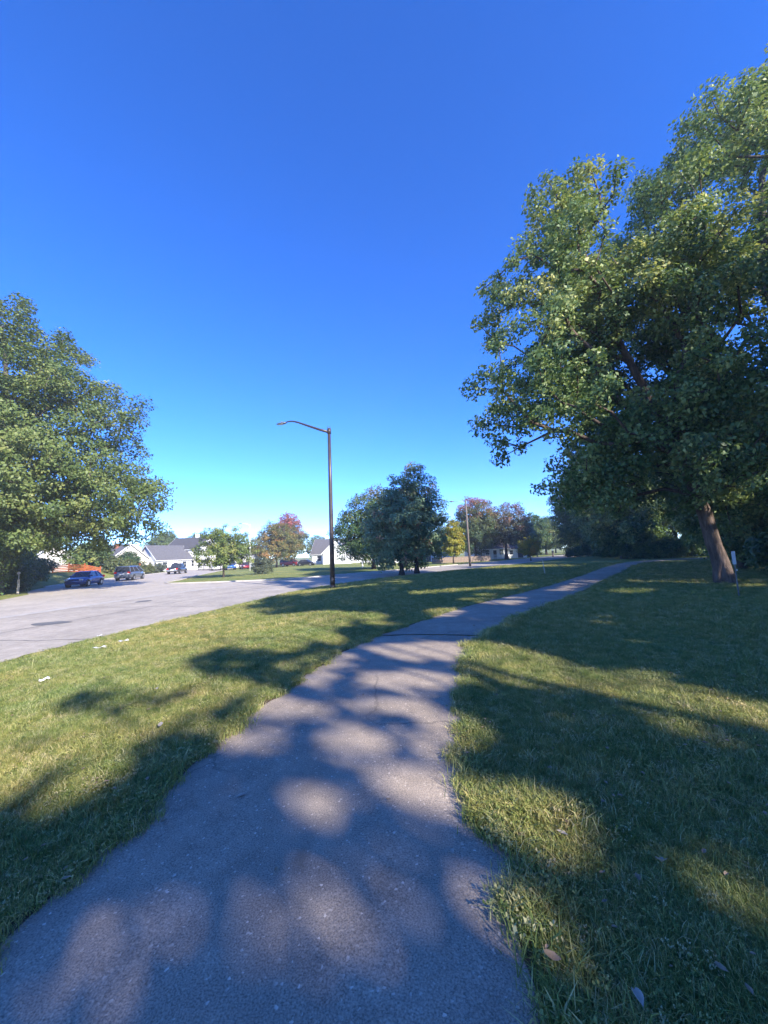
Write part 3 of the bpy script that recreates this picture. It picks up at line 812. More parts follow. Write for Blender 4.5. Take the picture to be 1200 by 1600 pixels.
WL = ['leafy tree right of the path just before it bends out of sight', 'pale-leaved tree deeper in the wood right of the path bend', 'pale-leaved tree standing beyond the path bend', 'green tree left of and behind the path bend',
      'tall light green tree in the left part of the wood edge', 'broad green tree near the left end of the wood', 'far tree at the very left end of the wood beside the distant street',
      'dark tree just behind the leaning trunk', 'dark tall tree deep in the wood behind the leaning tree', 'dark crown at the back of the wood above the path bend', 'dark tree in the back row left of the tall crowns',
      'dark background tree at the back of the wood end', 'shaded tree at the right border behind the white sign', 'small pale-leaved tree left of the leaning trunk']
for i, (x, y, k, s) in enumerate(wood):
    put_tree('woodland_tree', WL[i], fp[k], at_ground(x, y), rz=i * 1.9, group='woodland trees', sc=s)

# --- undergrowth at the foot of the wood
def shrub_proto(seed, w, h, leaf, mat, n=70, n_per=80, rc=0.4, tint=None, base=0.12, flat=0.8):
    lob = [(0, 0, h * 0.5, w * 0.5, w * 0.5, h * 0.5), (w * 0.25, w * 0.1, h * 0.4, w * 0.35, w * 0.35, h * 0.4), (-w * 0.25, -w * 0.1, h * 0.45, w * 0.33, w * 0.35, h * 0.42)]
    r = np.random.default_rng(seed)
    C = clumps(lob, n, r, 0.2, 0.08)
    rcs = rc * (0.7 + 0.6 * r.random(len(C)))
    tm = skeleton_mesh('stems', [(0, 0, 0), (0.03, 0.02, h * 0.25), (0, 0.04, h * 0.5)], C, r, M['bark_far'], 0.05, 0.006, 4, 1.1)
    cm = leaves_mesh('foliage', C, rcs, n_per, leaf, mat, r, np.array([0, 0, h * 0.2]), tint or tint_std(0.4), flat)
    return tm, cm
def put_shrub(name, label, meshes, loc, rz=0, sc=1.0, group=None, cat='shrub'):
    t = thing(name, label, cat, loc, rz, group); t.scale = (sc, sc, sc)
    link('stems', meshes[0], t); link('foliage', meshes[1], t)
    return t
us = [shrub_proto(41, 3.6, 2.0, 0.2, L_['forest'], 90, 90, 0.5), shrub_proto(42, 4.4, 2.6, 0.2, L_['forest'], 110, 90, 0.55)]
ug = [(21.5, 20.0, 1), (25.5, 24.5, 0), (28.5, 28.5, 1), (31.5, 33.5, 0), (36.0, 36.0, 1), (30.5, 46.0, 0), (33.5, 46.5, 1), (33.0, 57.0, 1), (36.0, 67.0, 1), (38.5, 78.0, 0), (18.0, 15.2, 0), (22.5, 15.5, 1), (25.0, 18.0, 1), (37.5, 47.0, 1)]
for i, (x, y, k) in enumerate(ug):
    put_shrub('undergrowth_shrub', 'dark undergrowth shrub at the foot of the wood on the right', us[k], at_ground(x, y), i * 2.3, 1.0, 'undergrowth at the foot of the wood')

# --- left: the big maple on the corner
b = at_ground(-31.0, 30.5)
tl = make_tree(51, [(0, 0, 0), (0.2, 0, 3), (0.4, 0.2, 7), (0.2, 0, 13), (-0.5, 0, 20)],
               [(0, 0, 19.0, 6.0, 6.2, 4.6), (4.5, 0, 14.0, 6.0, 6.0, 4.6), (-3.5, 0, 13.5, 6.5, 6.5, 5.2), (8.3, -1.0, 7.2, 4.6, 4.6, 3.3), (4.0, -3.5, 9.0, 6.2, 5.2, 4.2), (-2.5, -3, 8.0, 6, 5.5, 4.0), (5.5, 2.5, 7.8, 5.5, 5.5, 3.5), (0.5, 0, 5.2, 5.5, 5.0, 2.3), (6.0, 3.0, 5.0, 4.6, 4.0, 1.9), (-1.0, -1.5, 3.6, 4.5, 3.5, 2.2), (3.5, -2.0, 5.6, 4.0, 3.5, 2.2), (-1.5, 0.5, 23.0, 3.4, 3.4, 2.4)],
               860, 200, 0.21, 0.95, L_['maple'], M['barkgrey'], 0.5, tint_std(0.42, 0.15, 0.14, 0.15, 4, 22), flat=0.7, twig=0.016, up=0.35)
put_tree('maple_tree', 'huge green maple at the left border above the parked blue car', tl, b)
for i, (x, y, k, s_) in enumerate([(-46.5, 46.0, 0, 0.75), (-53.5, 55.5, 0, 0.85)]):
    put_tree('woodland_tree', ['dark tree filling the shade behind the big maple', 'dark tree left of the orange fence behind the maple'][i], fp[k], at_ground(x, y), 1.0 + i, 'trees behind the maple', sc=s_)
# bushes under it
hb = [shrub_proto(53, 4.2, 3.0, 0.24, L_['forest'], 90, 80, 0.6), shrub_proto(54, 3.4, 2.2, 0.22, L_['weed'], 80, 80, 0.45), shrub_proto(55, 3.2, 2.8, 0.2, L_['light'], 80, 90, 0.45)]
for i, (x, y) in enumerate([(-34.0, 33.5), (-37.5, 37.0), (-39.8, 41.5), (-46.5, 52.0), (-31.5, 28.0), (-37.0, 32.0)]):
    put_shrub('hedge_bush', ['dark bush behind the front of the blue car', 'dark bush above the hood of the blue car', 'dark bush between the blue car and the orange fence', 'dark bush at the near end of the orange fence', 'dark bush at the left border by the roadside', 'dark bush at the left border under the maple'][i],
              hb[0], at_ground(x, y), i * 1.7, (1.0, 1.12, 0.95, 0.75, 1.0, 1.1)[i], 'dark bushes under the maple')
put_shrub('green_bush', 'bright green bush rising above the orange fence', hb[2], at_ground(-50.8, 66.0), 0.4, 1.75)
put_shrub('weedy_bush', 'tall olive weedy bush at the right end of the orange fence behind the minivan', hb[1], at_ground(-45.0, 65.5), 1.2, 1.3)
put_shrub('weedy_bush', 'rounded dark green bush behind the minivan roof', shrub_proto(56, 3.6, 3.4, 0.22, L_['green'], 90, 90, 0.5), at_ground(-48.3, 72.0), 0.2, 1.15)
put_shrub('weedy_bush', 'low olive weeds right of the minivan on the bank', hb[1], at_ground(-46.3, 73.5), 2.9, 0.7)
put_shrub('weedy_bush', 'low brown-green weeds left of the dark pickup', hb[1], at_ground(-46.5, 75.0), 4.1, 0.8)
put_shrub('weedy_bush', 'grey-green weeds beside the white house corner', shrub_proto(57, 2.6, 2.0, 0.18, L_['grey'], 60, 70, 0.4), at_ground(-46.5, 79.0), 4.1, 1.0)

# --- middle: single trees
def mid_tree(seed, h, w, cb, leaf, mat, n=150, n_per=110, tr=0.14, tint=None, top=0.75, flat=0.75, rcf=0.085, rmin=0.3, fork=0.35):
    """h total height, w crown width, cb crown base height"""
    ch = h - cb
    lob = [(0, 0, cb + ch * 0.42, w * 0.48, w * 0.48, ch * 0.42), (0.04 * w, 0, cb + ch * 0.68, w * 0.33 * top / 0.75, w * 0.33 * top / 0.75, ch * 0.32),
           (w * 0.16, w * 0.1, cb + ch * 0.33, w * 0.34, w * 0.34, ch * 0.3), (-w * 0.17, -w * 0.08, cb + ch * 0.36, w * 0.33, w * 0.34, ch * 0.32)]
    return make_tree(seed, [(0, 0, 0), (0.03, 0, cb * 0.7), (-0.05, 0.03, cb + ch * 0.35), (0, 0, cb + ch * 0.8)], lob, n, n_per, leaf, (w + ch) * 0.5 * rcf, mat, M['bark_far'], tr,
                     tint or tint_std(0.45), flat=flat, rmin=rmin, jitter=0.09)
put_tree('small_tree', 'small light green tree with thin trunk on the grass island', mid_tree(61, 6.3, 7.0, 1.3, 0.19, L_['light'], 150, 85, 0.11, tint_std(0.45, 0.2, 0.15), top=0.95, rmin=0.45), at_ground(-19.9, 47.4))
put_shrub('island_shrub', 'small grey-green shrub on the grass island right of the light green tree', shrub_proto(62, 2.3, 2.4, 0.16, L_['grey'], 70, 60, 0.32), at_ground(-16.8, 52.7))
put_tree('turning_tree', 'olive and orange turning tree left of the red maple', mid_tree(63, 10.3, 11.0, 1.6, 0.3, L_['orange'], 210, 90, 0.2, tint_std(0.42, 0.22, 0.14), rmin=0.4), at_ground(-24.9, 88.0))
put_tree('red_maple', 'red-topped maple left of the street lamp', mid_tree(64, 14.2, 10.8, 2.0, 0.34, L_['red'], 240, 100, 0.24, tint_std(0.02, 0.12, 0.1, 0.85, 4, 13.5)), at_ground(-26.4, 104.0))
put_tree('verge_tree', 'dark shaded tree with left trunk of the pair beside the road', mid_tree(65, 9.6, 6.6, 0.75, 0.21, L_['dark'], 260, 120, 0.2, tint_std(0.55, 0.16, 0.13), top=0.6, rcf=0.075), at_ground(1.42, 37.0))
put_tree('verge_tree', 'taller dark tree with right trunk of the pair beside the road', mid_tree(66, 11.3, 6.8, 0.8, 0.21, L_['dark'], 270, 120, 0.21, tint_std(0.48, 0.16, 0.14, 0.22, 6, 11), top=0.62, rcf=0.075), at_ground(3.05, 39.2))
put_tree('round_tree', 'sunlit green tree behind and left of the dark pair', mid_tree(67, 11.6, 11.0, 1.2, 0.27, L_['green'], 260, 110, 0.24, tint_std(0.35, 0.15, 0.12, 0.4, 5, 11.5)), at_ground(-1.8, 55.5))
put_tree('yellow_tree', 'bright yellow-green tree between the dark pair and the wooden pole', mid_tree(68, 7.6, 4.6, 1.2, 0.22, L_['yellow'], 140, 100, 0.12, tint_std(0.25, 0.14, 0.12, 0.25, 2, 7), top=0.85), at_ground(11.6, 66.5))
put_tree('round_tree', 'full green tree with red crown top behind the wooden pole', mid_tree(69, 13.2, 9.2, 1.5, 0.28, L_['red'], 260, 110, 0.24, tint_std(-0.05, 0.10, 0.1, 0.75, 5, 13), top=0.9), at_ground(18.4, 79.0))
put_tree('spreading_tree', 'spreading dark tree with bare brownish top beside the chimney house', mid_tree(70, 11.8, 10.5, 3.0, 0.28, L_['brown'], 210, 85, 0.34, tint_std(0.15, 0.14, 0.12, 0.65, 4, 11.5), top=0.95, rmin=0.45), at_ground(25.6, 82.0))
put_tree('small_tree', 'small yellow and orange tree on the lawn before the spreading tree', mid_tree(71, 4.5, 3.9, 0.9, 0.2, L_['yellow'], 80, 80, 0.08, tint_std(0.5, 0.28, 0.16), top=0.8, rcf=0.12), at_ground(24.3, 65.0))
put_tree('evergreen_tree', 'narrow dark evergreen behind the small orange tree', mid_tree(72, 9.5, 4.6, 0.4, 0.26, L_['dark'], 150, 110, 0.2, tint_std(0.15, 0.1, 0.1), top=0.6), at_ground(35.5, 96.0))
bgp = [mid_tree(73, 12, 10, 1.4, 0.36, L_['green'], 170, 100, 0.26), mid_tree(74, 12, 11, 1.4, 0.36, L_['maple'], 170, 100, 0.26), mid_tree(75, 11, 10, 1.2, 0.36, L_['orange'], 150, 100, 0.24, tint_std(0.3))]
far = [(43, 112, 0, 1.05, 'rounded green tree beyond the street end, left of the wood'), (52, 125, 1, 1.1, 'green tree at the far end of the street'), (34, 118, 1, 0.9, 'green tree behind the spreading dark tree'),
       (27, 108, 0, 0.85, 'green tree peeking out right of the red-topped tree'), (20, 120, 2, 0.85, 'brownish tree far behind the wooden pole'), (57, 108, 0, 1.2, 'large green tree behind the end of the wood'),
       (-98, 170, 1, 1.35, 'leftmost distant tree above the grey roofs'), (-86, 178, 0, 1.35, 'distant tree right above the white house'), (-74, 172, 1, 1.35, 'distant tree behind the white house ridge'),
       (-62, 165, 2, 0.9, 'distant brownish tree behind the small light green tree'), (-26, 150, 1, 0.9, 'distant green tree between the red maple and the white house'), (-10, 160, 0, 0.85, 'distant tree above the roof near the street lamp'), (4, 118, 1, 0.8, 'distant tree behind the dark pair'),
       (-68, 118, 1, 1.0, 'green tree behind the grey roofed house at the left'),
       (58, 140, 1, 1.0, 'low far tree closing the view at the street end'), (66, 150, 0, 1.0, 'far tree against the horizon left of the wood'), (74, 140, 1, 1.1, 'far tree half hidden behind the end of the wood'), (50, 150, 0, 0.9, 'farthest tree above the small notice sign')]
for i, (x, y, k, s, lab) in enumerate(far):
    put_tree('background_tree', lab, bgp[k], at_ground(x, y), i * 2.1, 'trees behind the houses', sc=s)

# ------------------------------------------------------------------ street lamp, poles, signs, stakes
def street_lamp():
    x, y = -3.3, 23.75
    t = thing('street_lamp', 'tall dark bronze street lamp with a single curved arm on the verge', 'street lamp', at_ground(x, y))
    MB().tube([(0, 0, -0.05), (0, 0, 3.2), (0, 0, 6.5), (0, 0, 9.95)], [0.155, 0.135, 0.115, 0.095], 14).build('pole', M['bronze'], t, True)
    MB().box(-0.2, 0.2, -0.2, 0.2, 0.0, 0.05).build('base_plate', M['bronze'], t, bevel=0.01)
    MB().tube([(0, 0, 0.05), (0, 0, 0.22)], [0.19, 0.165], 14).build('base_cover', M['bronze'], t, True)
    MB().tube([(0, 0, 9.72), (0, 0, 10.06)], 0.125, 14).tube([(-0.07, 0, 10.0), (-0.07, 0, 10.22)], 0.02, 6).tube([(0.07, 0, 10.0), (0.07, 0, 10.22)], 0.02, 6).build('collar', M['bronze'], t, True)
    d = Vector((-0.985, 0.17, 0))
    pts = [(0.0, 9.82), (0.7, 10.08), (1.5, 10.42), (2.1, 10.68), (2.45, 10.79), (2.7, 10.8), (2.95, 10.76)]
    MB().tube([(d.x * s, d.y * s, z) for s, z in pts], [0.085, 0.078, 0.068, 0.058, 0.05, 0.045, 0.042], 10).build('arm', M['bronze'], t, True)
    hb_ = MB()
    ang = math.atan2(d.y, d.x)
    Mx = Matrix.Translation((d.x * 2.9, d.y * 2.9, 10.72)) @ Matrix.Rotation(ang, 4, 'Z') @ Matrix.Rotation(R(4), 4, 'Y')
    prof = [(0.0, 0.07, 0.06), (0.12, 0.12, 0.075), (0.35, 0.17, 0.07), (0.55, 0.15, 0.055), (0.66, 0.07, 0.03)]
    rings = []
    for px, hw, hh in prof:
        rings.append([Mx @ Vector((px, hw * math.cos(q), hh * math.sin(q) * (1.0 if math.sin(q) > 0 else 0.55))) for q in [2 * math.pi * j / 12 for j in range(12)]])
    vs_ = [v for r_ in rings for v in r_]
    fs = [(i * 12 + j, i * 12 + (j + 1) % 12, (i + 1) * 12 + (j + 1) % 12, (i + 1) * 12 + j) for i in range(4) for j in range(12)] + [tuple(range(12)), tuple(range(48, 60))]
    hd = hb_.add(vs_, fs).build('lamp_head', M['lampgrey'], t, True)
    MB().box(0.2, 0.52, -0.1, 0.1, -0.052, -0.036, Mx).build('lens', M['lampglass'], hd)
    MB().tube([Mx @ Vector((0.3, 0, 0.06)), Mx @ Vector((0.3, 0, 0.14))], 0.045, 10).build('photocell', M['lampgrey'], hd, True)
    MB().box(-0.06, 0.06, -0.165, -0.14, 0.45, 0.7).build('hand_hole_cover', M['bronze'], t)
street_lamp()

def wood_pole(x, y, h, label, lean=0.0, lamp=True):
    t = thing('utility_pole', label, 'utility pole', at_ground(x, y))
    MB().tube([(0, 0, -0.2), (lean * 0.5, 0, h * 0.5), (lean, 0, h)], [0.15, 0.125, 0.10], 10).build('pole', M['oldwood'], t, True)
    if lamp:
        MB().tube([(lean, 0, h - 0.35), (lean - 0.8, 0, h - 0.1), (lean - 1.7, 0, h - 0.05)], 0.03, 6).build('arm', M['steel'], t, True)
        MB().tube([(lean - 1.6, 0, h - 0.07), (lean - 1.9, 0, h - 0.09), (lean - 2.2, 0, h - 0.1)], [0.05, 0.12, 0.04], 8).build('lamp_head', M['lampgrey'], t, True)
    return t
wood_pole(11.2, 51.7, 8.9, 'weathered wooden utility pole with a small lamp arm beyond the dark trees', -0.08)
t = thing('light_pole', 'thin pale light pole behind the small light green tree', 'light pole', at_ground(-24.6, 70.0))
MB().tube([(0, 0, 0), (0, 0, 8.4)], [0.11, 0.08], 8).build('pole', M['white'], t, True)
MB().tube([(0, 0, 8.3), (-0.8, -0.2, 8.6), (-1.4, -0.3, 8.6)], 0.05, 6).build('arm', M['white'], t, True)
MB().box(-1.9, -1.35, -0.42, -0.18, 8.52, 8.66).build('lamp_head', M['lampgrey'], t, bevel=0.02)

# small sign by the leaning tree
t = thing('trail_sign', 'narrow white sign on a thin steel post beside the leaning tree', 'sign', at_ground(10.75, 12.0), R(-40))
MB().box(-0.016, 0.016, -0.012, 0.012, -0.1, 1.36).build('post', M['darksteel'], t)
pn = MB().box(-0.045, 0.045, -0.022, -0.014, 0.98, 1.38).build('sign_panel', M['signwhite'], t)
MB().cyl((0, -0.024, 1.35), (0, 1, 0), 0.01, 0.004, 8).build('bolt', M['steel'], pn)
MB().cyl((0, -0.024, 1.02), (0, 1, 0), 0.01, 0.004, 8).build('bolt', M['steel'], pn)
MB().box(0.022, 0.05, -0.01, 0.004, 0.78, 0.83).build('bracket', M['steel'], t)
# stakes and posts on the lawn
t = thing('marker_stake', 'thin pale leaning stake on the lawn left of the path', 'stake', at_ground(10.44, 25.6))
MB().hexa([(-.03, -.03, -.1), (.03, -.03, -.1), (.03, .03, -.1), (-.03, .03, -.1)], [(-.13, -.02, 1.02), (-.09, -.02, 1.02), (-.09, .02, 1.02), (-.13, .02, 1.02)]).build('stake', M['palewood'], t)
MB().box(-0.135, -0.085, -0.024, 0.024, 0.94, 1.0).build('stake_cap', M['steel'], t)
def bollard(x, y, h, w, mat, label, cap=True):
    t = thing('post', label, 'post', at_ground(x, y))
    MB().box(-w, w, -w, w, -0.1, h).build('shaft', mat, t, bevel=w * 0.15)
    MB().hexa([(-w * 1.15, -w * 1.15, h), (w * 1.15, -w * 1.15, h), (w * 1.15, w * 1.15, h), (-w * 1.15, w * 1.15, h)],
              [(-w * .5, -w * .5, h + w), (w * .5, -w * .5, h + w), (w * .5, w * .5, h + w), (-w * .5, w * .5, h + w)]).build('cap', mat, t)
bollard(-4.0, 66.0, 1.25, 0.12, M['white'], 'white square post at the end of the lawn left of the dark pair')
bollard(-1.2, 67.0, 1.1, 0.11, M['white'], 'second white post just right of the taller white post')
bollard(36.5, 84.5, 1.3, 0.16, M['oldwood'], 'dark wooden post near the far end of the street')
bollard(36.0, 92.0, 0.9, 0.12, M['oldwood'], 'short dark post beyond the small orange tree')
t = thing('notice_sign', 'small white notice on a post at the far end of the street', 'sign', at_ground(36.9, 98.0))
MB().box(-.05, .05, -.05, .05, 0, 1.6).build('post', M['white'], t)
MB().box(-.45, .45, -.09, -.055, 0.9, 1.9).build('sign_panel', M['signwhite'], t)
# reflector post at the corner on the left
t = thing('marker_post', 'weathered white post with round reflector at the left roadside corner', 'post', at_ground(-29.6, 31.2))
MB().box(-.05, .05, -.05, .05, -.1, 1.15).build('shaft', M['palewood'], t)
MB().tube([(0, 0, 1.1), (0, 0, 1.55)], 0.03, 6).build('stem', M['steel'], t)
MB().cyl((0.02, -.05, 1.66), (-0.6, 0.7, 0), 0.11, 0.015, 14).build('reflector', M['signwhite'], t)

# ------------------------------------------------------------------ fences
def fence_red():
    A, B = Vector((-50.2, 58.2)), Vector((-44.3, 60.0))
    t = thing('plank_fence', 'orange stained wooden plank fence on the bank behind the blue car', 'fence', (A.x, A.y, tz(A.x, A.y)), math.atan2(B.y - A.y, B.x - A.x))
    n = 3
    Ln = (B - A).length; s = Ln / n
    zz = lambda u: tz(A.x + (B.x - A.x) * u / Ln, A.y + (B.y - A.y) * u / Ln) - tz(A.x, A.y)
    for i in range(n + 1):
        z = zz(i * s)
        MB().box(i * s - .07, i * s + .07, -.07, .07, z - .2, z + 1.42).build('post', M['redwood'], t)
        if i < n:
            z0, z1 = zz(i * s), zz((i + 1) * s)
            for k in range(5):
                h0 = 0.08 + k * 0.24
                MB().hexa([(i * s + .04, -.10, z0 + h0), ((i + 1) * s - .04, -.10, z1 + h0), ((i + 1) * s - .04, -.072, z1 + h0), (i * s + .04, -.072, z0 + h0)],
                          [(i * s + .04, -.10, z0 + h0 + .165), ((i + 1) * s - .04, -.10, z1 + h0 + .165), ((i + 1) * s - .04, -.072, z1 + h0 + .165), (i * s + .04, -.072, z0 + h0 + .165)]).build('plank', M['redwood'], t)
fence_red()
t = thing('plank_fence', 'short orange fence piece behind the bush right of the minivan', 'fence', at_ground(-50.0, 72.0), R(12))
for i in range(3):
    MB().box(i * 1.9 - .07, i * 1.9 + .07, -.07, .07, -.2, 1.5).build('post', M['redwood'], t)
    if i < 2:
        for k in range(6): MB().box(i * 1.9 + .08, i * 1.9 + 1.82, -.1, -.072, .1 + k * .22, .29 + k * .22).build('plank', M['redwood'], t)

t = thing('metal_fence', 'dark metal picket fence right of the dark pickup', 'fence', at_ground(-42.2, 87.0), R(-38))
pk = MB().box(-.012, .012, -.012, .012, 0.05, 1.2)
p0 = pk.build('picket', M['black'], t)
for i in range(1, 70):
    o = bpy.data.objects.new('picket', p0.data); o.parent = t; o.location = (i * 0.15, 0, 0); COL.objects.link(o)
for z in (0.15, 1.05): MB().box(-.02, 10.4, .013, .043, z, z + .05).build('rail', M['black'], t)
for i in range(5): MB().box(i * 2.6 - .04, i * 2.6 + .04, -.06, -.013, -.1, 1.3).build('post', M['black'], t)

t = thing('picket_fence', 'white picket fence before the chimney house', 'fence', at_ground(20.5, 84.5), R(6))
p0 = MB().hexa([(-.045, -.012, .06), (.045, -.012, .06), (.045, .012, .06), (-.045, .012, .06)], [(-.02, -.012, 1.15), (.02, -.012, 1.15), (.02, .012, 1.15), (-.02, .012, 1.15)]).build('picket', M['white'], t)
for i in range(1, 34):
    o = bpy.data.objects.new('picket', p0.data); o.parent = t; o.location = (i * 0.15, 0, 0); COL.objects.link(o)
for z in (0.3, 0.85): MB().box(-.05, 5.0, .014, .05, z, z + .08).build('rail', M['white'], t)
t = thing('board_fence', 'long low tan board fence behind the wooden pole', 'fence', at_ground(8.5, 71.5), R(8))
p0 = MB().box(0.01, .28, -.012, .012, 0.02, 1.05).build('board', M['tan'], t)
for i in range(1, 38):
    o = bpy.data.objects.new('board', p0.data); o.parent = t; o.location = (i * 0.3, 0.004 * (i % 3), 0); COL.objects.link(o)
for z in (0.25, 0.8): MB().box(0, 11.3, .025, .07, z, z + .09).build('rail', M['tan'], t)

# ------------------------------------------------------------------ houses
def house(label, loc, rz, w, d, wh, rh, wall, roofm, windows=(), doors=(), chimney=None, over=0.4, cat='house', name='house'):
    """ridge along local x (length w), depth d along y; front is -y"""
    t = thing(name, label, cat, loc, rz)
    hx, hy = w / 2, d / 2
    m = MB()
    m.add([(-hx, -hy, -.4), (hx, -hy, -.4), (hx, hy, -.4), (-hx, hy, -.4), (-hx, -hy, wh), (hx, -hy, wh), (hx, hy, wh), (-hx, hy, wh), (-hx, 0, wh + rh), (hx, 0, wh + rh)],
          [(0, 1, 5, 4), (2, 3, 7, 6), (1, 2, 6, 9, 5), (3, 0, 4, 8, 7), (4, 5, 9, 8), (6, 7, 8, 9), (0, 3, 2, 1)])
    m.build('wall', wall, t)
    rf = MB()
    s = rh / hy
    for sg in (-1, 1):
        y0, z0 = sg * (hy + over), wh - over * s
        pts_b = [(-hx - over, y0, z0 + .03), (hx + over, y0, z0 + .03), (hx + over, 0, wh + rh + .03), (-hx - over, 0, wh + rh + .03)]
        pts_t = [(p[0], p[1], p[2] + .16) for p in pts_b]
        rf.hexa(pts_b, pts_t)
    roof = rf.build('roof', roofm, t)
    for sg in (-1, 1):
        MB().box(-hx - over, hx + over, sg * (hy + over) - .02, sg * (hy + over) + .02, wh - over * s - .06, wh - over * s + .05).build('fascia', M['white'], t)
        # gable trim boards
        for q in (-1, 1):
            x = q * (hx + over + .012)
            MB().hexa([(x - .012, sg * (hy + over), wh - over * s - .05), (x + .012, sg * (hy + over), wh - over * s - .05), (x + .012, 0, wh + rh - .05), (x - .012, 0, wh + rh - .05)],
                      [(x - .012, sg * (hy + over), wh - over * s + .2), (x + .012, sg * (hy + over), wh - over * s + .2), (x + .012, 0, wh + rh + .2), (x - .012, 0, wh + rh + .2)]).build('gable_trim', M['white'], t)
    def opening(kind, face, u, z, ww, hh):
        if face in 'fb':
            sg = -1 if face == 'f' else 1
            bx_ = lambda e, o, p: (u - ww / 2 - e, u + ww / 2 + e, *sorted((sg * (hy + o), sg * (hy + p))), z - e, z + hh + e)
        else:
            sg = 1 if face == 'r' else -1
            bx_ = lambda e, o, p: (*sorted((sg * (hx + o), sg * (hx + p))), u - ww / 2 - e, u + ww / 2 + e, z - e, z + hh + e)
        f = MB().box(*bx_(.09, -.02, .05)).build(kind, M['white'], t)
        if kind == 'window':
            MB().box(*bx_(0, .01, .056)).build('pane', M['glass'], f)
            b_ = bx_(0, .05, .066)
            MB().box(b_[0], b_[1], b_[2], b_[3], z + hh * .5 - .03, z + hh * .5 + .03).build('sash_bar', M['white'], f)
        else:
            MB().box(*bx_(-.02, .01, .058)).build('door_leaf', M['shingle2'], f)
            b_ = bx_(0, .05, .09)
            MB().box(b_[0] + (ww * .82 if face in 'fb' else 0), b_[1] - (ww * .1 if face in 'fb' else 0), b_[2] + (0 if face in 'fb' else ww * .82), b_[3] - (0 if face in 'fb' else ww * .1), z + 1.0, z + 1.08).build('handle', M['steel'], f)
    for wdw in windows: opening('window', *wdw)
    for dr in doors: opening('door', *dr)
    if chimney:
        cx, cy, cw, chh, cm = chimney
        MB().box(cx - cw, cx + cw, cy - cw, cy + cw, wh + rh * 0.3, wh + rh + chh).box(cx - cw - .06, cx + cw + .06, cy - cw - .06, cy + cw + .06, wh + rh + chh + .002, wh + rh + chh + .14).build('chimney', cm, roof)
    return t
hz_ = lambda x, y: (x, y, tz(x, y))
# left group
house('white gabled house with grey roof behind the dark pickup', hz_(-55.5, 97.0), R(62), 9.0, 8.0, 2.9, 3.3, M['siding'], M['shingle'],
      [('l', -1.6, 0.9, 1.1, 1.4), ('l', 1.8, 0.9, 1.1, 1.4), ('f', -2.5, 0.9, 1.1, 1.3), ('f', 2.6, 0.9, 1.1, 1.3)], [('f', 0.2, 0.0, 1.0, 2.05)])
house('tall white house with dark ridge and white chimney, behind the gabled one', hz_(-52.5, 105.0), R(-8), 9.5, 9.0, 5.4, 3.0, M['siding'], M['shingle2'],
      [('f', -2.8, 0.9, 1.0, 1.5), ('f', 3.0, 0.9, 1.0, 1.5), ('r', 0, 3.4, 1.0, 1.4), ('r', -2, 0.9, 1.0, 1.5)], [], (1.2, 0.2, 0.35, 0.9, M['white']))
house('low house with grey roof and white vent chimney above the olive bush', hz_(-66.0, 92.0), R(-25), 16.0, 9.5, 2.9, 3.6, M['cream'], M['shingle'],
      [('f', -5, 0.9, 1.3, 1.3), ('f', 1.0, 0.9, 1.3, 1.3), ('f', 5, 0.9, 1.3, 1.3), ('r', 0, 0.9, 1.1, 1.3)], [('f', -1.8, 0, 1.0, 2.05)], (4.8, -1.0, 0.4, 0.3, M['brick']))
house('grey roofed house glimpsed through the maple above the orange fence', hz_(-69.0, 77.0), R(-30), 12.0, 8.5, 3.0, 3.2, M['cream'], M['shingle'],
      [('f', -3, 0.9, 1.3, 1.3), ('f', 3, 0.9, 1.3, 1.3)], [('f', 0, 0, 1.0, 2.05)], (2.0, -0.6, 0.4, 0.6, M['white']))
house('white house behind the small light green tree', hz_(-42.0, 112.0), R(5), 10.0, 8.0, 3.2, 2.8, M['siding'], M['shingle'],
      [('f', -3.2, 0.9, 1.0, 1.5), ('f', -1.2, 0.9, 1.0, 1.5), ('f', 3.0, 0.9, 1.0, 1.5)], [('f', 1.0, 0, 1.0, 2.1)])
# right of the red maple
house('white house with long grey roof behind the street lamp', hz_(-12.0, 111.0), R(-4), 16.0, 10.0, 2.9, 4.0, M['siding'], M['shingle'],
      [('f', -6, 0.9, 1.0, 1.4), ('f', 4.2, 0.9, 1.1, 1.4)], [('f', -4.2, 0, 1.0, 2.1)])
house('white gabled wing facing the road behind the lamp pole', hz_(-12.6, 104.3), R(86), 6.2, 7.4, 2.9, 3.6, M['siding'], M['shingle'],
      [('l', 1.2, 0.9, 1.0, 1.4)], [])
house('low white house half hidden by the dark pair of trees', hz_(8.0, 92.0), R(3), 15.0, 8.5, 2.8, 2.6, M['siding'], M['shingle3'],
      [('f', -5, 0.9, 1.1, 1.3), ('f', -1, 0.9, 1.1, 1.3), ('f', 4, 0.9, 1.1, 1.3)], [('f', 1.5, 0, 1.0, 2.05)])
house('small white house with brown roof and red brick chimney', hz_(24.0, 92.5), R(20), 7.5, 7.0, 2.6, 3.0, M['siding'], M['shingle3'],
      [('f', -2, 0.9, 1.0, 1.3), ('f', 1.8, 0.9, 1.0, 1.3)], [('f', 0, 0, 0.95, 2.0)], (0.4, -0.5, 0.36, 0.9, M['brick']))
house('low white garage with flat-pitched roof beside the spreading tree', hz_(30.6, 94.0), R(10), 5.0, 5.0, 2.2, 0.9, M['siding'], M['shingle3'], [('f', -1.4, 0.9, 0.8, 0.9)], [('f', 0.9, 0, 1.4, 1.9)], cat='garage', name='garage')

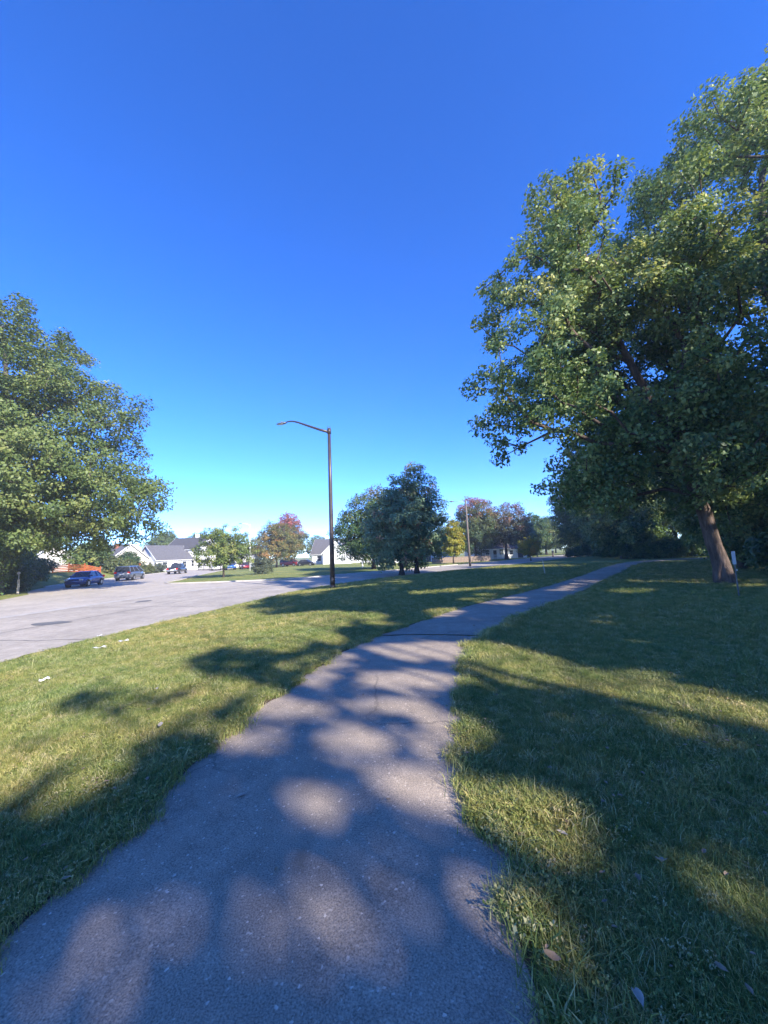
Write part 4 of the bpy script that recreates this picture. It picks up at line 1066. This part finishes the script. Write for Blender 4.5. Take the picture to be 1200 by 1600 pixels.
# ------------------------------------------------------------------ vehicles
def loft(stations, n_prof):
    m = MB()
    vs_ = [v for s in stations for v in s]
    k = n_prof
    fs = [(i * k + j, i * k + (j + 1) % k, (i + 1) * k + (j + 1) % k, (i + 1) * k + j) for i in range(len(stations) - 1) for j in range(k)]
    fs += [tuple(range(k)), tuple((len(stations) - 1) * k + j for j in range(k))]
    return m.add(vs_, fs)
def body_section(x, hw, z0, z1):
    h = z1 - z0
    half = [(hw * .80, z0), (hw * .97, z0 + h * .12), (hw, z0 + h * .42), (hw * .975, z0 + h * .78), (hw * .90, z1 - .015), (hw * .5, z1 + .02)]
    return [(x, y, z) for y, z in half] + [(x, -y, z) for y, z in reversed(half)]
def car(label, loc, rz, body, gh, paintm, wheels, wr, hw, kind='car', tail_z=0.8, head_z=0.65, group=None, name='parked_car', bed=None, roof_rails=False, simple_=False):
    """x forward. gh=(xb0,xb1,xt0,xt1,zb,zt,hwb,hwt) greenhouse"""
    t = thing(name, label, kind, loc, rz, group)
    loft([body_section(*s) for s in body], 12).build('body', paintm, t, True)
    xb0, xb1, xt0, xt1, zb, zt, hb_, ht = gh
    base = [(xb0, -hb_, zb), (xb1, -hb_, zb), (xb1, hb_, zb), (xb0, hb_, zb)]
    top = [(xt0, -ht, zt), (xt1, -ht, zt), (xt1, ht, zt), (xt0, ht, zt)]
    MB().hexa(base, top).build('windows', M['glass'], t)
    # roof skin
    e = .03
    MB().hexa([(xt0 - e, -ht - e, zt), (xt1 + e, -ht - e, zt), (xt1 + e, ht + e, zt), (xt0 - e, ht + e, zt)],
              [(xt0 + .12, -ht + .12, zt + .07), (xt1 - .2, -ht + .12, zt + .07), (xt1 - .2, ht - .12, zt + .07), (xt0 + .12, ht - .12, zt + .07)]).build('roof', paintm, t)
    mids = [0.36] if xt1 - xt0 < 1.9 else [0.3, 0.66]
    for sg in (-1, 1):
        for (bx_, tx) in [(xb0, xt0), (xb1, xt1)] + [(xb0 + (xb1 - xb0) * (f + .04), xt0 + (xt1 - xt0) * f) for f in mids]:
            MB().tube([(bx_, sg * (hb_ + .004), zb), (tx, sg * (ht + .004), zt + .01)], .05, 6).build('pillar', paintm, t)
    xr, xf = body[0][0], body[-1][0]
    for sg in (-1, 1):
        l = MB().box(xr - .015, xr + .10, *sorted((sg * hw * .58, sg * hw * .93)), tail_z, tail_z + .22).build('tail_light', M['tail'], t, bevel=.02)
        h = MB().box(xf - .16, xf + .012, *sorted((sg * hw * .5, sg * hw * .84)), head_z, head_z + .15).build('headlight', M['head'], t, bevel=.02)
        MB().box(xb1 - .35, xb1 - .15, *sorted((sg * (hb_ + .02), sg * (hb_ + .2))), zb + .05, zb + .18).build('mirror', paintm, t, bevel=.02)
    MB().box(xr - .03, xr + .06, -hw * .86, hw * .86, body[1][2] + .08, body[1][2] + .30).build('rear_bumper', paintm if kind != 'pickup' else M['rim'], t, bevel=.02)
    MB().box(xf - .06, xf + .03, -hw * .8, hw * .8, body[-2][2] + .06, body[-2][2] + .26).build('front_bumper', paintm, t, bevel=.02)
    MB().box(xr - .045, xr - .03, -.26, .26, tail_z - .12, tail_z + .02).build('number_plate', M['plate'], t)
    for x in wheels:
        for sg in (-1, 1):
            MB().cyl((x, sg * (hw - .10), wr + .02), (0, 1, 0), wr + .075, .112, 20).build('wheel_arch', M['black'], t)
            w = MB().cyl((x, sg * (hw - .09), wr), (0, 1, 0), wr, .115, 20).build('wheel', M['rubber'], t, bevel=.0)
            MB().cyl((x, sg * (hw + .022), wr), (0, 1, 0), wr * .62, .012, 14).build('rim', M['rim'], w)
    if bed:
        b0, b1, bz = bed
        MB().box(b0, b1, -hw * .8, hw * .8, bz - .02, bz + .035).build('bed_floor', M['black'], t)
        for sg in (-1, 1): MB().box(b0 - .05, b1, *sorted((sg * hw * .8, sg * hw * .93)), bz - .05, bz + .12).build('bed_side', paintm, t)
        MB().box(b0 - .08, b0, -hw * .8, hw * .8, bz - .4, bz + .10).build('tailgate', paintm, t)
    return t
SED = [(-2.28, .70, .50, .86), (-2.18, .82, .34, .94), (-1.4, .89, .22, .98), (0.2, .90, .20, .96), (1.2, .89, .22, .93), (1.95, .84, .26, .82), (2.25, .70, .38, .70)]
VAN = [(-2.55, .86, .48, 1.06), (-2.45, .94, .32, 1.10), (-1.4, .98, .24, 1.10), (0.5, .98, .22, 1.08), (1.6, .96, .24, 1.02), (2.25, .88, .28, .88), (2.5, .74, .40, .72)]
PIC = [(-2.8, .92, .52, 1.06), (-2.72, .96, .46, 1.10), (-1.4, .98, .38, 1.10), (0.4, .98, .34, 1.10), (1.6, .97, .36, 1.06), (2.55, .92, .40, .98), (2.75, .80, .46, .86)]
gz = -0.343
yaw = lambda hx, hy: math.atan2(hy, hx)
car('blue car parked under the big maple, facing the viewer', (-30.6, 39.4, gz), yaw(.25, -.97), SED, (-1.75, 1.05, -1.15, 0.30, .94, 1.43, .80, .60), M['p_blue'], (-1.35, 1.38), .32, .90)
car('silver-blue minivan seen from behind, parked along the kerb', (-33.4, 50.6, gz), yaw(-.23, .97), VAN, (-2.50, 1.65, -2.30, 0.65, 1.06, 1.72, .90, .72), M['p_silver'], (-1.5, 1.5), .33, .98, kind='minivan', tail_z=.88, head_z=.68, name='minivan')
car('dark grey pickup truck seen from behind, past the minivan', (-37.3, 69.2, gz), yaw(-.20, .98), PIC, (-0.75, 1.35, -0.45, 0.75, 1.08, 1.78, .90, .74), M['p_dark'], (-1.65, 1.75), .38, .98, kind='pickup', tail_z=.80, head_z=.75, name='pickup_truck', bed=(-2.7, -0.8, 1.11))
car('bright blue pickup truck parked beyond the small light green tree', (-33.2, 82.5, gz), yaw(.45, -.9), PIC, (-0.75, 1.35, -0.45, 0.75, 1.08, 1.78, .90, .74), M['p_mid'], (-1.65, 1.75), .38, .98, kind='pickup', tail_z=.80, head_z=.75, name='pickup_truck', bed=(-2.7, -0.8, 1.11))
car('dark red car right of the bright blue pickup', (-30.4, 83.5, gz), yaw(.5, -.86), SED, (-1.75, 1.05, -1.15, 0.30, .94, 1.43, .80, .60), M['p_red'], (-1.35, 1.38), .32, .90)
car('white car left of the bright blue pickup', (-36.4, 83.0, gz), yaw(.4, -.9), SED, (-1.75, 1.05, -1.15, 0.30, .94, 1.43, .80, .60), M['p_white'], (-1.35, 1.38), .32, .90)
car('dark red minivan under the turning tree', (-23.8, 96.5, tz(-23.8, 96.5)), yaw(.95, -.3), VAN, (-2.50, 1.65, -2.30, 0.65, 1.06, 1.72, .90, .72), M['p_red'], (-1.5, 1.5), .33, .98, kind='minivan', tail_z=.88, name='minivan')
car('dark car under the red maple', (-19.6, 95.4, tz(-19.6, 95.4)), yaw(.98, -.2), SED, (-1.75, 1.05, -1.15, 0.30, .94, 1.43, .80, .60), M['p_dark'], (-1.35, 1.38), .32, .90)

# ------------------------------------------------------------------ litter and fallen leaves
def scrap(x, y, w, l, rz, label):
    r = np.random.default_rng(int(abs(x * 1000)))
    n = 5
    u, v = np.meshgrid(np.linspace(-.5, .5, n), np.linspace(-.5, .5, n))
    z = 0.02 + 0.035 * r.random((n, n)) + 0.02 * np.sin(u * 6)
    w, l = w * 0.62, l * 0.7
    V = np.stack([u * w * (1 + .2 * r.normal(size=(n, n))), v * l * (1 + .2 * r.normal(size=(n, n))), z], -1).reshape(-1, 3)
    i2 = np.arange(n * n).reshape(n, n)
    Fq = np.stack([i2[:-1, :-1], i2[:-1, 1:], i2[1:, 1:], i2[1:, :-1]], -1).reshape(-1, 4)
    me = np_mesh('paper_scrap', V, Fq, M['paper'])
    o = link('paper_scrap', me, None, (x, y, tz(x, y) + 0.03), (0, 0, rz))
    sol = o.modifiers.new('thick', 'SOLIDIFY'); sol.thickness = 0.003
    tag(o, label, 'litter', 'white litter on the verge')
scrap(-6.9, 9.45, .36, .10, 0.2, 'flat white litter scrap on the verge, nearer of the two largest')
scrap(-6.81, 10.15, .30, .16, 0.0, 'crumpled white litter scrap on the verge, farther of the two largest')
scrap(-5.8, 6.68, .22, .10, 0.7, 'small white scrap on the verge nearest to the left border')
scrap(-8.2, 11.2, .18, .08, 0.3, 'small white scrap at the grass edge beside the road')

def leaf_shape(size, r):
    """a dry lobed leaf, cupped"""
    ang = np.linspace(0, 2 * np.pi, 15)[:-1]
    rad = size * (1 + 0.10 * r.normal(size=14)) * (1 + 0.25 * np.exp(-(np.minimum(ang, 2 * np.pi - ang) / 0.3) ** 2))
    x, y = rad * np.cos(ang), rad * (0.5 + 0.2 * r.random()) * np.sin(ang)
    z = 0.004 + size * (0.5 * (x / size) ** 2 * r.random() + 0.9 * np.abs(y / size)) * (0.4 + 0.6 * r.random())
    V = np.vstack([[0, 0, 0.004], np.c_[x, y, z]])
    Fq = np.array([(0, 1 + i, 1 + (i + 1) % 14) for i in range(14)])
    return V, Fq
leaves = [(0.31, 2.35, .034, 'paleleaf', 'pale square-ish dry leaf lying on the asphalt near the right edge', 0.026), (0.60, 1.72, .05, 'dryleaf', 'brown dry leaf in the grass at the lower right beside the path', 0.07), (0.85, 1.58, .045, 'paleleaf', 'pale dry leaf in the grass at the lower right border of the picture', 0.07),
          (0.95, 2.4, .045, 'paleleaf', 'pale leaf at the foot of the sunlit grass tuft', 0.06), (0.72, 2.42, .04, 'dryleaf', 'dry leaf under the sunlit tuft, at the path side', 0.05), (-1.1, 2.95, .045, 'paleleaf', 'pale dry leaf on the left edge of the path', 0.02),
          (-2.35, 4.1, .06, 'paleleaf', 'pale leaf in the shaded grass left of the path', 0.06), (-2.75, 4.55, .05, 'dryleaf', 'dry leaf in the left lawn between two shadows', 0.06), (-3.1, 5.3, .05, 'paleleaf', 'pale leaf in the sunlit left lawn', 0.06), (1.9, 8.75, .06, 'paleleaf', 'white-looking leaf at the right path edge beyond the joint', 0.04), (1.35, 2.15, .045, 'paleleaf', 'small pale leaf in the dark grass right of the path', 0.08)]
for i, (x, y, s, mt, lab, dz) in enumerate(leaves):
    r = np.random.default_rng(900 + i)
    V, Fq = leaf_shape(s * 0.62, r)
    o = link('fallen_leaf', np_mesh('fallen_leaf', V, Fq, M[mt]), None, (x, y, tz(x, y) + dz), (r.normal(0, .15), r.normal(0, .15), r.random() * 6))
    tag(o, lab, 'leaf', 'larger fallen leaves')
# the many small ones
r = np.random.default_rng(77)
VV, FF = [], []
n = 0
while n < 600:
    y = 1.3 + 26 * r.random() ** 1.7; x = (r.random() * 2 - 1) * (y * 1.1 + 1)
    if x < xe(y) + 0.2: continue
    onpath = pl(y) < x < pr(y)
    if onpath and r.random() < 0.93: continue
    V, Fq = leaf_shape(0.007 + 0.013 * r.random(), r)
    a_ = r.random() * 6.3; c_, s_ = math.cos(a_), math.sin(a_)
    V = np.c_[V[:, 0] * c_ - V[:, 1] * s_, V[:, 0] * s_ + V[:, 1] * c_, V[:, 2]] + np.array([x, y, tz(x, y) + (0.026 if onpath else 0.04 + 0.03 * r.random())])
    FF.append(Fq + len(VV) * 15); VV.append(V); n += 1
tag(link('leaf_litter', np_mesh('leaf_litter', np.vstack(VV), np.vstack(FF), M['dryleaf'])), 'small dry leaves scattered over the lawn and path', 'leaves', kind='stuff')

# ------------------------------------------------------------------ grass blades on the lawn near the camera
def tuft(seed, nb, h, w, spread, lean):
    r = np.random.default_rng(seed)
    V, Fq = [], []
    for i in range(nb):
        bx_, by_ = r.normal(0, spread, 2)
        a_ = r.random() * 2 * np.pi
        hh = h * (0.5 + 0.8 * r.random()); ww = w * (0.7 + 0.6 * r.random())
        ld = r.random() * 2 * np.pi; ln = lean * hh * (0.3 + r.random())
        dx, dy = math.cos(a_) * ww / 2, math.sin(a_) * ww / 2
        lx, ly = math.cos(ld) * ln, math.sin(ld) * ln
        b0 = len(V)
        V += [(bx_ - dx, by_ - dy, -.01), (bx_ + dx, by_ + dy, -.01), (bx_ + dx * .8 + lx * .35, by_ + dy * .8 + ly * .35, hh * .55), (bx_ - dx * .8 + lx * .35, by_ - dy * .8 + ly * .35, hh * .55),
              (bx_ + dx * .15 + lx, by_ + dy * .15 + ly, hh * (1 - 0.25 * lean)), (bx_ - dx * .15 + lx, by_ - dy * .15 + ly, hh * (1 - 0.25 * lean))]
        Fq += [(b0, b0 + 1, b0 + 2, b0 + 3), (b0 + 3, b0 + 2, b0 + 4, b0 + 5)]
    return np_mesh('grass_tuft', np.array(V), np.array(Fq), M['grass'])
tc_ = bpy.data.collections.new('tuft_shapes')
def clover(seed):
    r = np.random.default_rng(seed)
    V, Fq = [], []
    for i in range(16):
        cx, cy = r.normal(0, 0.03, 2); z = 0.02 + 0.02 * r.random(); a0 = r.random() * 6.3; sz = 0.0055 + 0.004 * r.random()
        for k in range(3):
            a_ = a0 + k * 2.09; b0 = len(V)
            d_, e_ = np.array([math.cos(a_), math.sin(a_)]), np.array([-math.sin(a_), math.cos(a_)])
            for p in ((0, 0), (0.7, 0.5), (1.15, 0), (0.7, -0.5)):
                q = np.array([cx, cy]) + d_ * p[0] * sz + e_ * p[1] * sz
                V.append((q[0], q[1], z + 0.004 * p[0] + 0.003 * r.normal()))
            Fq.append((b0, b0 + 1, b0 + 2, b0 + 3))
    return np_mesh('grass_tuft', np.array(V), np.array(Fq), M['grass'])
for i in range(9):
    o = bpy.data.objects.new('grass_tuft', clover(330) if i == 8 else tuft(300 + i, 22, 0.036 + 0.004 * i, 0.0033, 0.027, 0.95))
    tc_.objects.link(o)
def grass_points():
    r = np.random.default_rng(5)
    P, S = [], []
    for r0, r1, dens, sc in ((0.9, 3.2, 1300, 0.85), (3.2, 6, 800, 0.95), (6, 10, 420, 1.1), (10, 16, 200, 1.3), (16, 26, 80, 1.6), (26, 44, 24, 2.0)):
        ang = 1.02
        area = ang * (r1 ** 2 - r0 ** 2)
        n_ = int(area * dens)
        rr = np.sqrt(r0 ** 2 + (r1 ** 2 - r0 ** 2) * r.random(n_)); th = (r.random(n_) * 2 - 1) * ang
        x, y = rr * np.sin(th), rr * np.cos(th)
        wob = 0.05 * np.sin(y * 5.1) + 0.04 * np.sin(y * 13.7 + 2)
        ok = (x > xe(y) + 0.05 + wob) & ((x < pl(y) + 0.05 + wob) | (x > pr(y) - 0.06 + wob))
        x, y = x[ok], y[ok]
        s = sc * (0.75 + 0.5 * r.random(len(x)))
        # coarser tufts along the right edge of the path, where the mower does not reach
        de = np.abs(x - pr(y)); s = s * (1 + 0.7 * np.exp(-(de / 0.22) ** 2) * (y < 12))
        de = np.abs(x - pl(y)); s = s * (1 + 0.35 * np.exp(-(de / 0.2) ** 2) * (y < 12))
        s = s * (1 + 0.25 * np.sin(x * 1.3 + 2 * np.sin(y * .7)) * np.sin(y * 1.1))
        P.append(np.c_[x, y, terrain(x, y)]); S.append(s)
    # a taller dry tuft beside the path
    n_ = 420
    x = 0.80 + 0.17 * r.normal(size=n_); y = 2.72 + 0.10 * r.normal(size=n_); ok = x > pr(y) - 0.03
    P.append(np.c_[x, y, terrain(x, y)][ok]); S.append((1.35 + 0.5 * r.random(n_))[ok])
    return np.vstack(P), np.concatenate(S)
GP, GS = grass_points()
gm = bpy.data.meshes.new('grass')
gm.vertices.add(len(GP)); gm.vertices.foreach_set('co', GP.astype(np.float32).ravel())
a_ = gm.attributes.new('size', 'FLOAT', 'POINT'); a_.data.foreach_set('value', GS.astype(np.float32))
a_ = gm.attributes.new('turn', 'FLOAT_VECTOR', 'POINT')
tv = np.c_[rng.normal(0, .16, len(GP)), rng.normal(0, .16, len(GP)), rng.random(len(GP)) * 6.283].astype(np.float32)
a_.data.foreach_set('vector', tv.ravel())
gm.materials.append(M['grass'])
go = tag(link('grass', gm), 'mown green lawn grass on both sides of the path', 'grass', kind='stuff')
ng = bpy.data.node_groups.new('grass_scatter', 'GeometryNodeTree')
ng.interface.new_socket('Geometry', in_out='INPUT', socket_type='NodeSocketGeometry')
ng.interface.new_socket('Geometry', in_out='OUTPUT', socket_type='NodeSocketGeometry')
gi, goo = ng.nodes.new('NodeGroupInput'), ng.nodes.new('NodeGroupOutput')
iop = ng.nodes.new('GeometryNodeInstanceOnPoints')
ci = ng.nodes.new('GeometryNodeCollectionInfo')
ci.inputs['Collection'].default_value = tc_
ci.inputs['Separate Children'].default_value = True
ci.inputs['Reset Children'].default_value = True
na = ng.nodes.new('GeometryNodeInputNamedAttribute'); na.data_type = 'FLOAT'; na.inputs['Name'].default_value = 'size'
nb = ng.nodes.new('GeometryNodeInputNamedAttribute'); nb.data_type = 'FLOAT_VECTOR'; nb.inputs['Name'].default_value = 'turn'
e2r = ng.nodes.new('FunctionNodeEulerToRotation')
ng.links.new(gi.outputs[0], iop.inputs['Points'])
ng.links.new(ci.outputs[0], iop.inputs['Instance'])
iop.inputs['Pick Instance'].default_value = True
ng.links.new(na.outputs[0], iop.inputs['Scale'])
ng.links.new(nb.outputs[0], e2r.inputs[0])
ng.links.new(e2r.outputs[0], iop.inputs['Rotation'])
ng.links.new(iop.outputs[0], goo.inputs[0])
md = go.modifiers.new('scatter', 'NODES'); md.node_group = ng

# ------------------------------------------------------------------ thin morning haze
hb = MB().box(-190, 190, -60, 330, -1.4, 34)
hm = bpy.data.materials.new('haze air'); hm.use_nodes = True
nt = hm.node_tree; nt.nodes.clear()
ho = nt.nodes.new('ShaderNodeOutputMaterial'); pv = nt.nodes.new('ShaderNodeVolumePrincipled')
pv.inputs['Color'].default_value = (0.86, 0.92, 1.0, 1)
pv.inputs['Density'].default_value = 0.0009
pv.inputs['Anisotropy'].default_value = 0.1
nt.links.new(pv.outputs[0], ho.inputs['Volume'])
tag(hb.build('haze', hm), 'thin pale haze over the whole place', 'haze', kind='stuff')
